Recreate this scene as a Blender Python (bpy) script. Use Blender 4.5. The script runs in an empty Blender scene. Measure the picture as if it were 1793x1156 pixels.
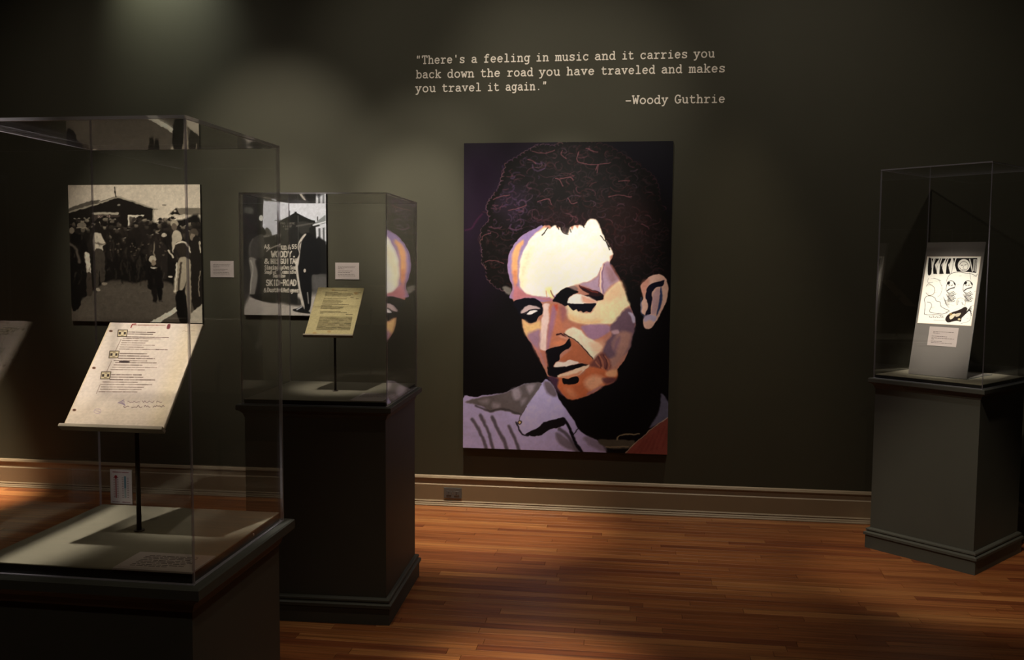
import bpy, bmesh, math, random
import numpy as np
from mathutils import Vector, Matrix

# ------------------------------------------------------------------ camera
scn = bpy.context.scene
COL = scn.collection
cam_d = bpy.data.cameras.new('camera'); cam = bpy.data.objects.new('camera', cam_d); COL.objects.link(cam)
YAW, PITCH, ROLL = -0.132063, -0.0745906, 0.00708787
fw = Vector((math.sin(YAW)*math.cos(PITCH), math.cos(YAW)*math.cos(PITCH), math.sin(PITCH)))
rt = Vector((math.cos(YAW), -math.sin(YAW), 0)); up = rt.cross(fw)
c_, s_ = math.cos(ROLL), math.sin(ROLL)
rt, up = rt*c_ + up*s_, -rt*s_ + up*c_
m = Matrix((rt, up, -fw)).transposed().to_4x4(); m.translation = Vector((0, -5.74514, 1.6))
cam.matrix_world = m
cam_d.sensor_width = 36; cam_d.lens = 36*1577.95/1793; cam_d.clip_start = .02
scn.camera = cam
scn.view_settings.view_transform = 'Standard'; scn.view_settings.look = 'None'
scn.view_settings.exposure = 0.0; scn.view_settings.gamma = 1; scn.view_settings.use_curve_mapping = False
scn.cycles.transparent_max_bounces = 32
scn.cycles.max_bounces = 10; scn.cycles.glossy_bounces = 6

# ------------------------------------------------------------------ light: dark gallery, unseen ceiling spotlights plus added fill lamps
world = bpy.data.worlds.new('world'); scn.world = world; world.use_nodes = True
world.node_tree.nodes['Background'].inputs[0].default_value = (0, 0, 0, 1)
world.node_tree.nodes['Background'].inputs[1].default_value = 0
def spot(name, loc, aim, power, size, blend=1.0, col=(1, .86, .64), rad=.05):
    l = bpy.data.lights.new(name, 'SPOT'); l.energy = power; l.spot_size = math.radians(size); l.spot_blend = blend
    l.color = col; l.shadow_soft_size = rad
    o = bpy.data.objects.new(name, l); COL.objects.link(o); o.location = loc
    o.rotation_euler = (Vector(aim)-Vector(loc)).to_track_quat('-Z', 'Y').to_euler()
    return o
WARM = (1, .92, .80); AMB = (1, .84, .60)
GRN = (.90, .95, .80); SOFT = (1, .91, .80)
spot('spot_wall_centre', (-1.35, -2.0, 3.95), (-1.35, 0, 1.95), 185, 30, 1, WARM)
spot('spot_wall_centre_low', (-1.4, -2.6, 3.95), (-1.4, 0, 1.85), 520, 18, 1, WARM)
spot('spot_wall_left', (-2.35, -1.8, 3.95), (-2.3, 0, 1.95), 260, 42, 1, WARM)
spot('spot_portrait', (-.45, -2.3, 3.95), (-.45, 0, 1.62), 520, 25, 1, WARM)
spot('spot_crowd', (-3.3, -2.1, 3.95), (-3.33, 0, 1.62), 250, 25, 1, WARM)
spot('spot_sign', (-2.3, -2.1, 3.95), (-2.25, 0, 1.70), 330, 20, 1, WARM)
spot('spot_high_wall', (-3.15, -.38, 3.95), (-3.1, 0, 3.52), 70, 76, 1, GRN)
spot('spot_high_mid', (-1.45, -2.2, 3.95), (-1.3, 0, 2.98), 60, 48, 1, WARM)
spot('spot_text', (-.55, -3.0, 3.95), (-.45, 0, 2.60), 215, 34, 1, WARM)
spot('fill_wash_left', (-3.2, -1.9, 3.95), (-3.0, 0, 1.0), 46, 116, 1, SOFT)  # added wide fill for the ambient level of the left wall
spot('fill_wash_centre', (.9, -1.9, 3.95), (.8, 0, 1.5), 68, 120, 1, SOFT)  # added wide fill for the ambient level of the right wall
spot('fill_room', (.4, -6.0, 3.95), (.4, -5.6, 0), 40, 165, 1, AMB)  # added very wide fill standing in for general room light
spot('spot_floor_wall', (-1.0, -.62, 3.95), (-1.0, -.40, 0), 800, 31, 1, AMB)
spot('spot_floor_right', (.6, -.6, 3.95), (.6, -.33, 0), 150, 38, 1, AMB)
spot('spot_floor_near', (-.35, -2.35, 3.95), (-.35, -2.45, 0), 560, 19, 1, AMB)
spot('spot_floor_left', (-4.6, -.8, 3.95), (-4.55, -.37, 0), 3000, 19, 1, AMB)
spot('spot_floor_front', (-1.1, -3.0, 3.95), (-.9, -2.6, 0), 110, 30, 1, AMB)
spot('spot_floor_mid', (.3, -2.0, 3.95), (-.1, -1.4, 0), 75, 36, 1, AMB)
spot('spot_page', (-1.95, -4.9, 3.95), (-1.10, -3.865, 1.37), 520, 7.4, .5, WARM)
spot('fill_climate_card', (-1.7, -5.0, 3.95), (-1.25, -3.69, 1.04), 130, 4.5, .8, WARM)  # small added fill that only brightens the climate card
spot('spot_deck_fill', (-.5, -4.9, 3.95), (-1.05, -3.80, 1), 55, 12, 1, SOFT)  # added fill to lift the page's shadow on the nearest deck
spot('fill_case_side', (.9, -4.2, 3.95), (-.85, -3.85, .5), 42, 20, 1, AMB)  # added fill standing in for floor bounce on the nearest case's side
spot('spot_front_deck', (-1.42, -3.95, 3.95), (-1.57, -3.97, 1), 420, 18.5, .3, WARM)
spot('spot_middle_case', (-1.45, -3.3, 3.95), (-1.38, -1.75, 1.33), 310, 10, .8, WARM)
spot('spot_corner_case', (.6, -2.6, 3.95), (1.69, -.55, 1.36), 980, 11, .9, WARM)
spot('spot_corner_fill', (.3, -3.4, 3.95), (1.66, -1.0, .2), 350, 21, .8, AMB)  # added fill imitating the corner spot's spill on the floor

# ------------------------------------------------------------------ helpers
def lin(c):
    r = []
    for v in c[:3]:
        v = v/255.0
        r.append(v/12.92 if v <= .04045 else ((v+.055)/1.055)**2.4)
    return tuple(r)
def tag(o, label=None, cat=None, group=None, kind=None):
    if label: o['label'] = label
    if cat: o['category'] = cat
    if group: o['group'] = group
    if kind: o['kind'] = kind
    return o
def empty(name, loc=(0, 0, 0), rz=0):
    o = bpy.data.objects.new(name, None); COL.objects.link(o); o.location = loc; o.rotation_euler = (0, 0, rz)
    o.empty_display_size = .05
    return o
def link(name, me, mats, parent=None, loc=(0, 0, 0), rot=(0, 0, 0)):
    o = bpy.data.objects.new(name, me); COL.objects.link(o)
    if mats is not None and not me.materials:
        for mt in (mats if isinstance(mats, (list, tuple)) else [mats]): me.materials.append(mt)
    o.parent = parent; o.location = loc; o.rotation_euler = rot
    return o
def box(name, mn, mx, mats, parent=None, bevel=0, **k):
    bm = bmesh.new()
    bmesh.ops.create_cube(bm, size=1)
    for v in bm.verts:
        v.co = Vector([mn[i] if v.co[i] < 0 else mx[i] for i in range(3)])
    if bevel: bmesh.ops.bevel(bm, geom=bm.edges[:], offset=bevel, segments=2, affect='EDGES', profile=.6)
    me = bpy.data.meshes.new(name); bm.to_mesh(me); bm.free()
    return link(name, me, mats, parent, **k)
def rect_loft(name, W, D, prof, mats, parent=None):
    """stack of rectangles: prof = [(z, offset outside W x D)] from bottom to top, capped"""
    vs, fs = [], []
    for z, o in prof:
        for sx, sy in ((-1, -1), (1, -1), (1, 1), (-1, 1)): vs.append((sx*(W/2+o), sy*(D/2+o), z))
    n = len(prof)
    for i in range(n-1):
        for k in range(4):
            a, b = i*4+k, i*4+(k+1) % 4; fs.append((a, b, b+4, a+4))
    fs.append((3, 2, 1, 0)); fs.append(tuple(4*(n-1)+k for k in range(4)))
    me = bpy.data.meshes.new(name); me.from_pydata(vs, [], fs); me.update()
    return link(name, me, mats, parent)
def extrude_x(name, prof, x0, x1, mats, parent=None, **k):
    """closed profile of (y, z) extruded along X"""
    n = len(prof); vs = [(x0, y, z) for y, z in prof]+[(x1, y, z) for y, z in prof]
    fs = [(i, (i+1) % n, n+(i+1) % n, n+i) for i in range(n)]+[tuple(range(n-1, -1, -1)), tuple(range(n, 2*n))]
    me = bpy.data.meshes.new(name); me.from_pydata(vs, [], fs); me.update()
    bm = bmesh.new(); bm.from_mesh(me); bmesh.ops.recalc_face_normals(bm, faces=bm.faces[:]); bm.to_mesh(me); bm.free()
    return link(name, me, mats, parent, **k)
def tube(name, p0, p1, r, mats, parent=None, seg=20):
    p0, p1 = Vector(p0), Vector(p1); d = p1-p0
    bm = bmesh.new(); bmesh.ops.create_cone(bm, cap_ends=True, segments=seg, radius1=r, radius2=r, depth=d.length)
    bmesh.ops.transform(bm, verts=bm.verts[:], matrix=Matrix.Translation((p0+p1)/2) @ d.to_track_quat('Z', 'Y').to_matrix().to_4x4())
    for f in bm.faces: f.smooth = len(f.verts) == 4
    me = bpy.data.meshes.new(name); bm.to_mesh(me); bm.free()
    return link(name, me, mats, parent)

# ------------------------------------------------------------------ materials
def pbr(name, col, rough=.6, spec=.5, noise=0, nscale=30, bump=0, bscale=200, metal=0, coat=0):
    mt = bpy.data.materials.new(name); mt.use_nodes = True; nt = mt.node_tree; b = nt.nodes['Principled BSDF']
    b.inputs['Base Color'].default_value = (*col, 1); b.inputs['Roughness'].default_value = rough
    b.inputs['Specular IOR Level'].default_value = spec; b.inputs['Metallic'].default_value = metal
    b.inputs['Coat Weight'].default_value = coat
    tc = nt.nodes.new('ShaderNodeTexCoord')
    if noise:
        n = nt.nodes.new('ShaderNodeTexNoise'); n.inputs['Scale'].default_value = nscale; n.inputs['Detail'].default_value = 6
        nt.links.new(tc.outputs['Object'], n.inputs['Vector'])
        mx = nt.nodes.new('ShaderNodeMix'); mx.data_type = 'RGBA'
        mx.inputs[6].default_value = (*[c*(1-noise) for c in col], 1); mx.inputs[7].default_value = (*[c*(1+noise) for c in col], 1)
        nt.links.new(n.outputs['Fac'], mx.inputs[0]); nt.links.new(mx.outputs[2], b.inputs['Base Color'])
    if bump:
        n2 = nt.nodes.new('ShaderNodeTexNoise'); n2.inputs['Scale'].default_value = bscale; n2.inputs['Detail'].default_value = 4
        nt.links.new(tc.outputs['Object'], n2.inputs['Vector'])
        bp = nt.nodes.new('ShaderNodeBump'); bp.inputs['Strength'].default_value = bump; bp.inputs['Distance'].default_value = .002
        nt.links.new(n2.outputs['Fac'], bp.inputs['Height']); nt.links.new(bp.outputs['Normal'], b.inputs['Normal'])
    return mt
M_WALL = pbr('wall_paint', (.0545, .0510, .0325), .75, .3, .08, 3, .15, 350)
M_CEIL = pbr('ceiling_paint', (.05, .05, .045), .9, .2)
M_BASE = pbr('baseboard_paint', (.25, .185, .115), .5, .5, .06, 8)
M_PED = pbr('pedestal_paint', (.060, .062, .056), .6, .3, .08, 6, .05, 200)
M_DECK = pbr('deck_fabric', (.22, .20, .145), .9, .2, .06, 60, .4, 900)
M_DECKSIDE = pbr('deck_edge', (.012, .012, .012), .6, .3)
M_CARD = pbr('card_stock', (.42, .36, .33), .8, .2, .03, 60)
M_INK = pbr('ink', (.06, .045, .045), .8, .1)
M_LETTER = pbr('letter_vinyl', (.85, .76, .64), .6, .3)
M_ROD = pbr('bronze_rod', (.045, .032, .025), .35, .5, metal=.4)
M_BACKER = pbr('backing_board', (.03, .028, .026), .7, .2)
M_LIP = pbr('cream_lip', (.34, .28, .20), .55, .3, .05, 40)
M_OUTLET = pbr('outlet_plastic', (.10, .105, .11), .35, .5)
M_SLOT = pbr('outlet_slot', (.01, .01, .01), .5, .3)
M_SCREW = pbr('screw_metal', (.4, .4, .4), .3, .5, metal=1)
M_SUB = pbr('subfloor', (.02, .012, .008), .9, .1)

def sheet_mat(name, base=.04, tint=(1, 1, 1), diff=None, dmix=0.0, rough=0.0):
    """clear acrylic sheet: straight-through transmission + Schlick reflection, same for every ray"""
    mt = bpy.data.materials.new(name); mt.use_nodes = True; nt = mt.node_tree; nt.nodes.clear()
    N = nt.nodes.new; L = nt.links.new
    out = N('ShaderNodeOutputMaterial'); tr = N('ShaderNodeBsdfTransparent'); tr.inputs[0].default_value = (*tint, 1)
    gl = N('ShaderNodeBsdfGlossy'); gl.inputs['Roughness'].default_value = rough; gl.inputs[0].default_value = (1, 1, 1, 1)
    ge = N('ShaderNodeNewGeometry'); dot = N('ShaderNodeVectorMath'); dot.operation = 'DOT_PRODUCT'
    L(ge.outputs['Incoming'], dot.inputs[0]); L(ge.outputs['Normal'], dot.inputs[1])
    ab = N('ShaderNodeMath'); ab.operation = 'ABSOLUTE'; L(dot.outputs['Value'], ab.inputs[0])
    om = N('ShaderNodeMath'); om.operation = 'SUBTRACT'; om.inputs[0].default_value = 1; L(ab.outputs[0], om.inputs[1])
    pw = N('ShaderNodeMath'); pw.operation = 'POWER'; L(om.outputs[0], pw.inputs[0]); pw.inputs[1].default_value = 5
    ma = N('ShaderNodeMath'); ma.operation = 'MULTIPLY_ADD'; L(pw.outputs[0], ma.inputs[0]); ma.inputs[1].default_value = 1-base; ma.inputs[2].default_value = base
    mx = N('ShaderNodeMixShader'); L(ma.outputs[0], mx.inputs[0]); L(tr.outputs[0], mx.inputs[1]); L(gl.outputs[0], mx.inputs[2])
    last = mx
    if diff:
        df = N('ShaderNodeBsdfDiffuse'); df.inputs[0].default_value = (*diff, 1)
        m2 = N('ShaderNodeMixShader'); m2.inputs[0].default_value = dmix; L(mx.outputs[0], m2.inputs[1]); L(df.outputs[0], m2.inputs[2]); last = m2
    L(last.outputs[0], out.inputs[0])
    return mt
M_GLASS = sheet_mat('clear_acrylic', .04, (.985, .985, .985))
M_EDGE = sheet_mat('acrylic_edge', .10, (.80, .78, .82), (.50, .47, .54), .26, .3)
M_GLINT = sheet_mat('acrylic_edge_glint', .10, (.8, .8, .8), (.42, .42, .50), .8, .3)  # pale colour stands in for light refracted at the panes' base
M_EASEL = sheet_mat('frosted_acrylic', .04, (.8, .8, .8), (.225, .205, .185), .62, .3)
M_EASELEDGE = sheet_mat('frosted_acrylic_edge', .08, (.8, .8, .8), (.42, .46, .44), .7, .3)

def wood_mat():
    mt = bpy.data.materials.new('oak_strip_floor'); mt.use_nodes = True; nt = mt.node_tree; N = nt.nodes.new; L = nt.links.new
    b = nt.nodes['Principled BSDF']
    oi = N('ShaderNodeObjectInfo'); ge = N('ShaderNodeNewGeometry')
    ad = N('ShaderNodeMath'); ad.operation = 'ADD'; L(oi.outputs['Random'], ad.inputs[0]); L(ge.outputs['Random Per Island'], ad.inputs[1])
    fr = N('ShaderNodeMath'); fr.operation = 'FRACT'; L(ad.outputs[0], fr.inputs[0])
    off = N('ShaderNodeMath'); off.operation = 'MULTIPLY'; L(fr.outputs[0], off.inputs[0]); off.inputs[1].default_value = 37.
    cb = N('ShaderNodeCombineXYZ'); L(off.outputs[0], cb.inputs[0]); L(off.outputs[0], cb.inputs[2])
    va = N('ShaderNodeVectorMath'); va.operation = 'ADD'; L(ge.outputs['Position'], va.inputs[0]); L(cb.outputs[0], va.inputs[1])
    mp = N('ShaderNodeMapping'); mp.inputs['Scale'].default_value = (2.2, 60, 2); L(va.outputs[0], mp.inputs['Vector'])
    n1 = N('ShaderNodeTexNoise'); n1.inputs['Scale'].default_value = 1.; n1.inputs['Detail'].default_value = 7; n1.inputs['Distortion'].default_value = .6; L(mp.outputs[0], n1.inputs['Vector'])
    n2 = N('ShaderNodeTexNoise'); n2.inputs['Scale'].default_value = .9; n2.inputs['Detail'].default_value = 3; L(ge.outputs['Position'], n2.inputs['Vector'])
    r1 = N('ShaderNodeValToRGB'); e = r1.color_ramp
    e.elements[0].position = 0; e.elements[0].color = (.165, .048, .018, 1); e.elements[1].position = 1; e.elements[1].color = (.36, .155, .052, 1)
    k = e.elements.new(.2); k.color = (.21, .068, .022, 1); k = e.elements.new(.75); k.color = (.285, .105, .034, 1)
    L(fr.outputs[0], r1.inputs[0])
    r2 = N('ShaderNodeValToRGB'); r2.color_ramp.elements[0].position = .3; r2.color_ramp.elements[0].color = (.55, .50, .48, 1)
    r2.color_ramp.elements[1].position = .62; r2.color_ramp.elements[1].color = (1.12, 1.1, 1.1, 1); L(n1.outputs['Fac'], r2.inputs[0])
    m1 = N('ShaderNodeMix'); m1.data_type = 'RGBA'; m1.blend_type = 'MULTIPLY'; m1.inputs[0].default_value = 1; L(r1.outputs[0], m1.inputs[6]); L(r2.outputs[0], m1.inputs[7])
    L(m1.outputs[2], b.inputs['Base Color'])
    mr = N('ShaderNodeMapRange'); mr.inputs['To Min'].default_value = .28; mr.inputs['To Max'].default_value = .48; L(n2.outputs['Fac'], mr.inputs['Value']); L(mr.outputs[0], b.inputs['Roughness'])
    bp = N('ShaderNodeBump'); bp.inputs['Strength'].default_value = .12; bp.inputs['Distance'].default_value = .001; L(n1.outputs['Fac'], bp.inputs['Height']); L(bp.outputs[0], b.inputs['Normal'])
    b.inputs['Specular IOR Level'].default_value = .4
    return mt
M_WOOD = wood_mat()
def print_mat():
    mt = bpy.data.materials.new('printed_picture'); mt.use_nodes = True; nt = mt.node_tree; b = nt.nodes['Principled BSDF']
    a = nt.nodes.new('ShaderNodeAttribute'); a.attribute_name = 'ink'
    nt.links.new(a.outputs['Color'], b.inputs['Base Color']); b.inputs['Roughness'].default_value = .6; b.inputs['Specular IOR Level'].default_value = .15
    return mt
M_PRINT = print_mat()

# ------------------------------------------------------------------ room shell
XL, XR, YB, ZC = -5.6, 2.31, -9.2, 4.05
def struct(o): o['kind'] = 'structure'; return o
struct(box('wall_back', (XL-.15, 0, -.05), (XR+.15, .15, ZC), M_WALL))
struct(box('wall_right', (XR, YB, -.05), (XR+.15, 0, ZC), M_WALL))
struct(box('wall_left', (XL-.15, YB, -.05), (XL, 0, ZC), M_WALL))
struct(box('wall_front', (XL-.15, YB-.15, -.05), (XR+.15, YB, ZC), M_WALL))
struct(box('ceiling', (XL-.15, YB-.15, ZC), (XR+.15, .15, ZC+.1), M_CEIL))
BPROF = [(0, 0), (-.036, 0), (-.036, .006), (-.030, .013), (-.030, .017), (-.024, .024), (-.021, .024), (-.021, .028), (-.024, .030), (-.018, .038),
         (-.018, .138), (-.012, .145), (-.013, .177), (-.018, .179), (-.018, .184), (-.014, .190), (-.012, .191), (-.012, .193), (-.004, .200), (0, .200)]
struct(extrude_x('baseboard_back', BPROF, XL, XR, M_BASE))
o = struct(extrude_x('baseboard_right', BPROF, .04, -YB, M_BASE)); o.rotation_euler = (0, 0, -math.pi/2); o.location = (XR, 0, 0)
o = struct(extrude_x('baseboard_left', BPROF, YB, -.04, M_BASE)); o.rotation_euler = (0, 0, math.pi/2); o.location = (XL, 0, 0)

# floor: narrow strips laid one by one, parallel to the back wall
floor = struct(box('floor', (XL, YB, -.05), (XR, 0, -.019), M_SUB))
rng = random.Random(5)
PW = .0572
tmpl = {}
def plank_mesh(Lk):
    if Lk not in tmpl:
        g = .0006; bm = bmesh.new(); bmesh.ops.create_cube(bm, size=1)
        for v in bm.verts: v.co = Vector((v.co.x*(Lk-2*g), v.co.y*(PW-2*g), v.co.z*.018-.009))
        bmesh.ops.bevel(bm, geom=[e for e in bm.edges if all(v.co.z > -.001 for v in e.verts)], offset=.0007, segments=1, affect='EDGES')
        me = bpy.data.meshes.new('plank'); bm.to_mesh(me); bm.free(); me.materials.append(M_WOOD); tmpl[Lk] = me
    return tmpl[Lk]
LENS = (.46, .62, .78, .94, 1.10, 1.30)
cand = []
for r in range(int(-YB/PW)):
    y = -PW*(r+.5); x = XL-rng.random()*.8
    while x < XR:
        Lk = rng.choice(LENS); cand.append((x+Lk/2, y, Lk)); x += Lk
def seen(x, y):
    z = (Vector((x, y, 0))-cam.matrix_world.translation)
    d = z.dot(fw)
    if d < .5: return -1
    px = 896+1578*z.dot(rt)/d; py = 578-1578*z.dot(up)/d
    if px < -40 or px > 1833 or py > 1170: return -1
    if px < 500 and py > 960: return -1
    return 1/d
sc = sorted(cand, key=lambda c: -max(seen(c[0]-c[2]*.5, c[1]), seen(c[0], c[1]), seen(c[0]+c[2]*.5, c[1])))
near = sc[:296]; rest = sc[296:]
for x, y, Lk in near:
    o = bpy.data.objects.new('plank', plank_mesh(Lk)); COL.objects.link(o); o.parent = floor
    o.location = (x, y, rng.uniform(-.0003, .0003))
vs, fs = [], []
for x, y, Lk in rest:
    x0, x1 = max(x-Lk/2, XL)+.0006, min(x+Lk/2, XR)-.0006
    if x1-x0 < .02: continue
    n = len(vs); y0, y1 = y-PW/2+.0006, y+PW/2-.0006; dz = rng.uniform(-.0003, .0003)
    vs += [(x0, y0, -.018), (x1, y0, -.018), (x1, y1, -.018), (x0, y1, -.018), (x0, y0, dz), (x1, y0, dz), (x1, y1, dz), (x0, y1, dz)]
    fs += [(n+4, n+5, n+6, n+7), (n, n+1, n+5, n+4), (n+1, n+2, n+6, n+5), (n+2, n+3, n+7, n+6), (n+3, n, n+4, n+7)]
me = bpy.data.meshes.new('planking'); me.from_pydata(vs, [], fs); me.update()
o = link('planking', me, M_WOOD, floor); o['kind'] = 'stuff'

# outlet let into the baseboard
ot = empty('wall_outlet', (-1.145, -.018, .087))
tag(ot, 'small grey double power outlet set sideways in the baseboard left of the portrait', 'outlet')
box('cover_plate', (-.059, -.006, -.035), (.059, .0, .035), M_OUTLET, ot, .002)
for sx in (-1, 1):
    rc = box('socket', (sx*.026-.017, -.0085, -.014), (sx*.026+.017, -.006, .014), M_OUTLET, ot, .001)
    box('slot', (sx*.026-.006, -.0090, .004), (sx*.026+.004, -.0084, .0062), M_SLOT, rc)
    box('slot', (sx*.026-.006, -.0090, -.0062), (sx*.026+.003, -.0084, -.004), M_SLOT, rc)
tube('screw', (0, -.006, 0), (0, -.0072, 0), .003, M_SCREW, ot, 12)

# ------------------------------------------------------------------ typewriter lettering (own stroke glyphs; x-height 6, cap height 9)
def arc(cx, cy, rx, ry, a0, a1, n=12):
    return [(cx+rx*math.cos(math.radians(a0+(a1-a0)*i/n)), cy+ry*math.sin(math.radians(a0+(a1-a0)*i/n))) for i in range(n+1)]
G = {
 'a': [[(.9, 5), (1.8, 5.9), (3, 6.1), (4.2, 5.6), (4.7, 4.6), (4.7, .5), (5.2, 0), (6, 0)], [(4.7, 3.5), (3, 3.5), (1.3, 3), (.5, 1.7), (1.1, .4), (2.5, -.1), (3.8, .3), (4.7, 1.3)]],
 'b': [[(0, 9), (1.1, 9), (1.1, 0), (0, 0)], arc(3.3, 3, 2.3, 3.1, 160, -160, 14)],
 'c': [arc(3.1, 3, 2.5, 3.1, 45, 325, 14), [(5, 6.1), (5, 4.4)]],
 'd': [[(3.7, 9), (4.8, 9), (4.8, 0), (6, 0)], arc(2.6, 3, 2.2, 3.1, 20, 340, 14)],
 'e': [[(.6, 3.2), (5.3, 3.2)], arc(3, 3, 2.4, 3.1, 4, 322, 16)],
 'f': [[(5.4, 8.4), (4.5, 9), (3.2, 8.8), (2.4, 7.7), (2.4, 0)], [(.7, 0), (4.5, 0)], [(.7, 6), (4.8, 6)]],
 'g': [arc(2.6, 3.2, 2.1, 2.9, 0, 360, 16), [(6, 6), (4.7, 6), (4.7, -1.3), (4, -2.6), (2.6, -3), (1, -2.8)]],
 'h': [[(0, 9), (1.1, 9), (1.1, 0)], [(0, 0), (2.3, 0)], [(1.1, 4.3), (2.1, 5.6), (3.4, 6.1), (4.4, 5.6), (4.8, 4.4), (4.8, 0)], [(3.7, 0), (6, 0)]],
 'i': [[(1.1, 6), (3, 6), (3, 0)], [(.7, 0), (5.3, 0)], [(2.9, 8.4), (3.1, 8.7)], [(3.1, 8.4), (2.9, 8.7)]],
 'k': [[(0, 9), (1.1, 9), (1.1, 0)], [(0, 0), (2.2, 0)], [(1.1, 2.3), (4.6, 6)], [(3.6, 6), (5.7, 6)], [(2.4, 3.6), (4.9, 0)], [(3.8, 0), (6, 0)]],
 'l': [[(1.1, 9), (3, 9), (3, 0)], [(.7, 0), (5.3, 0)]],
 'm': [[(-.4, 6), (.6, 6), (.6, 0)], [(-.4, 0), (1.5, 0)], [(.6, 4.8), (1.5, 6), (2.5, 6), (3, 5), (3, 0)], [(2.4, 0), (3.8, 0)], [(3, 4.8), (4, 6), (5, 6), (5.4, 5), (5.4, 0)], [(4.8, 0), (6.4, 0)]],
 'n': [[(0, 6), (1.1, 6), (1.1, 0)], [(0, 0), (2.3, 0)], [(1.1, 4.3), (2.1, 5.6), (3.4, 6.1), (4.4, 5.6), (4.8, 4.4), (4.8, 0)], [(3.7, 0), (6, 0)]],
 'o': [arc(3, 3, 2.5, 3.1, 0, 360, 18)],
 'r': [[(.3, 6), (2, 6), (2, 0)], [(.3, 0), (4.1, 0)], [(2, 4), (3.2, 5.5), (4.6, 6.1), (5.6, 5.5)]],
 's': [[(5, 6.1), (5, 4.6)], [(5, 5), (3.9, 6), (2.2, 6.1), (1, 5.3), (1.1, 3.9), (3, 3.1), (4.8, 2.4), (5.2, 1.1), (4.1, .1), (2.2, -.1), (.9, .9)], [(.8, 0), (.8, 1.5)]],
 't': [[(2, 8.3), (2, 1.2), (2.7, .1), (4.2, -.1), (5.6, .7)], [(.5, 6), (5, 6)]],
 'u': [[(0, 6), (1.1, 6), (1.1, 1.6), (1.7, .3), (2.9, -.1), (4.1, .5), (4.8, 1.6)], [(3.7, 6), (4.8, 6), (4.8, 0), (6, 0)]],
 'v': [[(.9, 6), (3, 0), (5.1, 6)], [(-.1, 6), (2.1, 6)], [(3.9, 6), (6.1, 6)]],
 'w': [[(.5, 6), (1.6, 0), (3, 4.6), (4.4, 0), (5.5, 6)], [(-.4, 6), (1.6, 6)], [(4.4, 6), (6.4, 6)]],
 'y': [[(.9, 6), (3, 0)], [(5.1, 6), (3, 0), (2, -2.6), (.4, -2.9)], [(-.1, 6), (2.1, 6)], [(3.9, 6), (6.1, 6)]],
 'T': [[(.3, 6.9), (.3, 9), (5.7, 9), (5.7, 6.9)], [(3, 9), (3, 0)], [(1.6, 0), (4.4, 0)]],
 'W': [[(.4, 9), (1.5, 0), (3, 6.6), (4.5, 0), (5.6, 9)], [(-.5, 9), (1.5, 9)], [(4.5, 9), (6.5, 9)]],
 'G': [arc(3, 4.5, 2.7, 4.6, 50, 330, 16), [(5, 8.9), (5, 6.8)], [(3.4, 3.7), (6.2, 3.7)], [(5.3, 3.7), (5.3, .7)]],
 "'": [[(3, 9.2), (3, 6.6)]], '"': [[(2, 9.2), (1.6, 6.4)], [(4, 9.2), (3.6, 6.4)]], '.': [[(2.8, .1), (3.2, .5)], [(3.2, .1), (2.8, .5)]],
 '-': [[(.6, 3.4), (5.4, 3.4)]], ',': [[(3.2, .5), (2.6, -1.4)]],
}
CAPS = {
 'W': [[(0, 9), (1.6, 0), (3, 6), (4.4, 0), (6, 9)]], 'O': [arc(3, 4.5, 2.7, 4.5, 0, 360, 14)], 'D': [[(.5, 0), (.5, 9), (3, 9), (5.4, 7), (5.4, 2), (3, 0), (.5, 0)]],
 'Y': [[(0, 9), (3, 4.5), (6, 9)], [(3, 4.5), (3, 0)]], 'H': [[(.5, 0), (.5, 9)], [(5.5, 0), (5.5, 9)], [(.5, 4.5), (5.5, 4.5)]], 'I': [[(3, 0), (3, 9)]],
 'S': [[(5.4, 7.6), (4, 9), (1.8, 9), (.6, 7.4), (1, 5.4), (5, 3.8), (5.4, 1.6), (4.2, 0), (1.6, 0), (.4, 1.4)]], 'G': [arc(3, 4.5, 2.7, 4.5, 40, 330, 12), [(3.2, 4), (5.5, 4), (5.5, 1)]],
 'U': [[(.5, 9), (.5, 2), (2, 0), (4, 0), (5.5, 2), (5.5, 9)]], 'T': [[(0, 9), (6, 9)], [(3, 9), (3, 0)]], 'A': [[(0, 0), (3, 9), (6, 0)], [(1.2, 3.4), (4.8, 3.4)]],
 'R': [[(.5, 0), (.5, 9), (4.4, 9), (5.4, 7), (4.4, 4.8), (.5, 4.8)], [(3, 4.8), (5.8, 0)]], 'K': [[(.5, 0), (.5, 9)], [(.5, 3.6), (5.4, 9)], [(2.2, 5.2), (5.8, 0)]],
 'F': [[(.5, 0), (.5, 9), (5.5, 9)], [(.5, 4.8), (4.6, 4.8)]], 'C': [arc(3, 4.5, 2.7, 4.5, 45, 315, 12)], 'E': [[(5.5, 9), (.5, 9), (.5, 0), (5.5, 0)], [(.5, 4.6), (4.4, 4.6)]],
 '&': [[(6, 0), (1.4, 6.6), (2, 8.8), (3.6, 8.8), (4, 6.8), (.6, 3), (.8, .8), (2.4, 0), (4.4, 1.2), (5.8, 3.6)]], '-': [[(1, 4.2), (5, 4.2)]],
 '5': [[(5, 9), (1.2, 9), (1, 5.2), (3.4, 5.6), (5.2, 3.6), (4.4, .8), (2.4, 0), (.6, 1)]], 'B': [[(.5, 0), (.5, 9), (4, 9), (5, 7), (4, 5), (.5, 5)], [(4, 5), (5.5, 2.6), (4, 0), (.5, 0)]],
 'P': [[(.5, 0), (.5, 9), (4.4, 9), (5.4, 7), (4.4, 4.8), (.5, 4.8)]],
}
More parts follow.
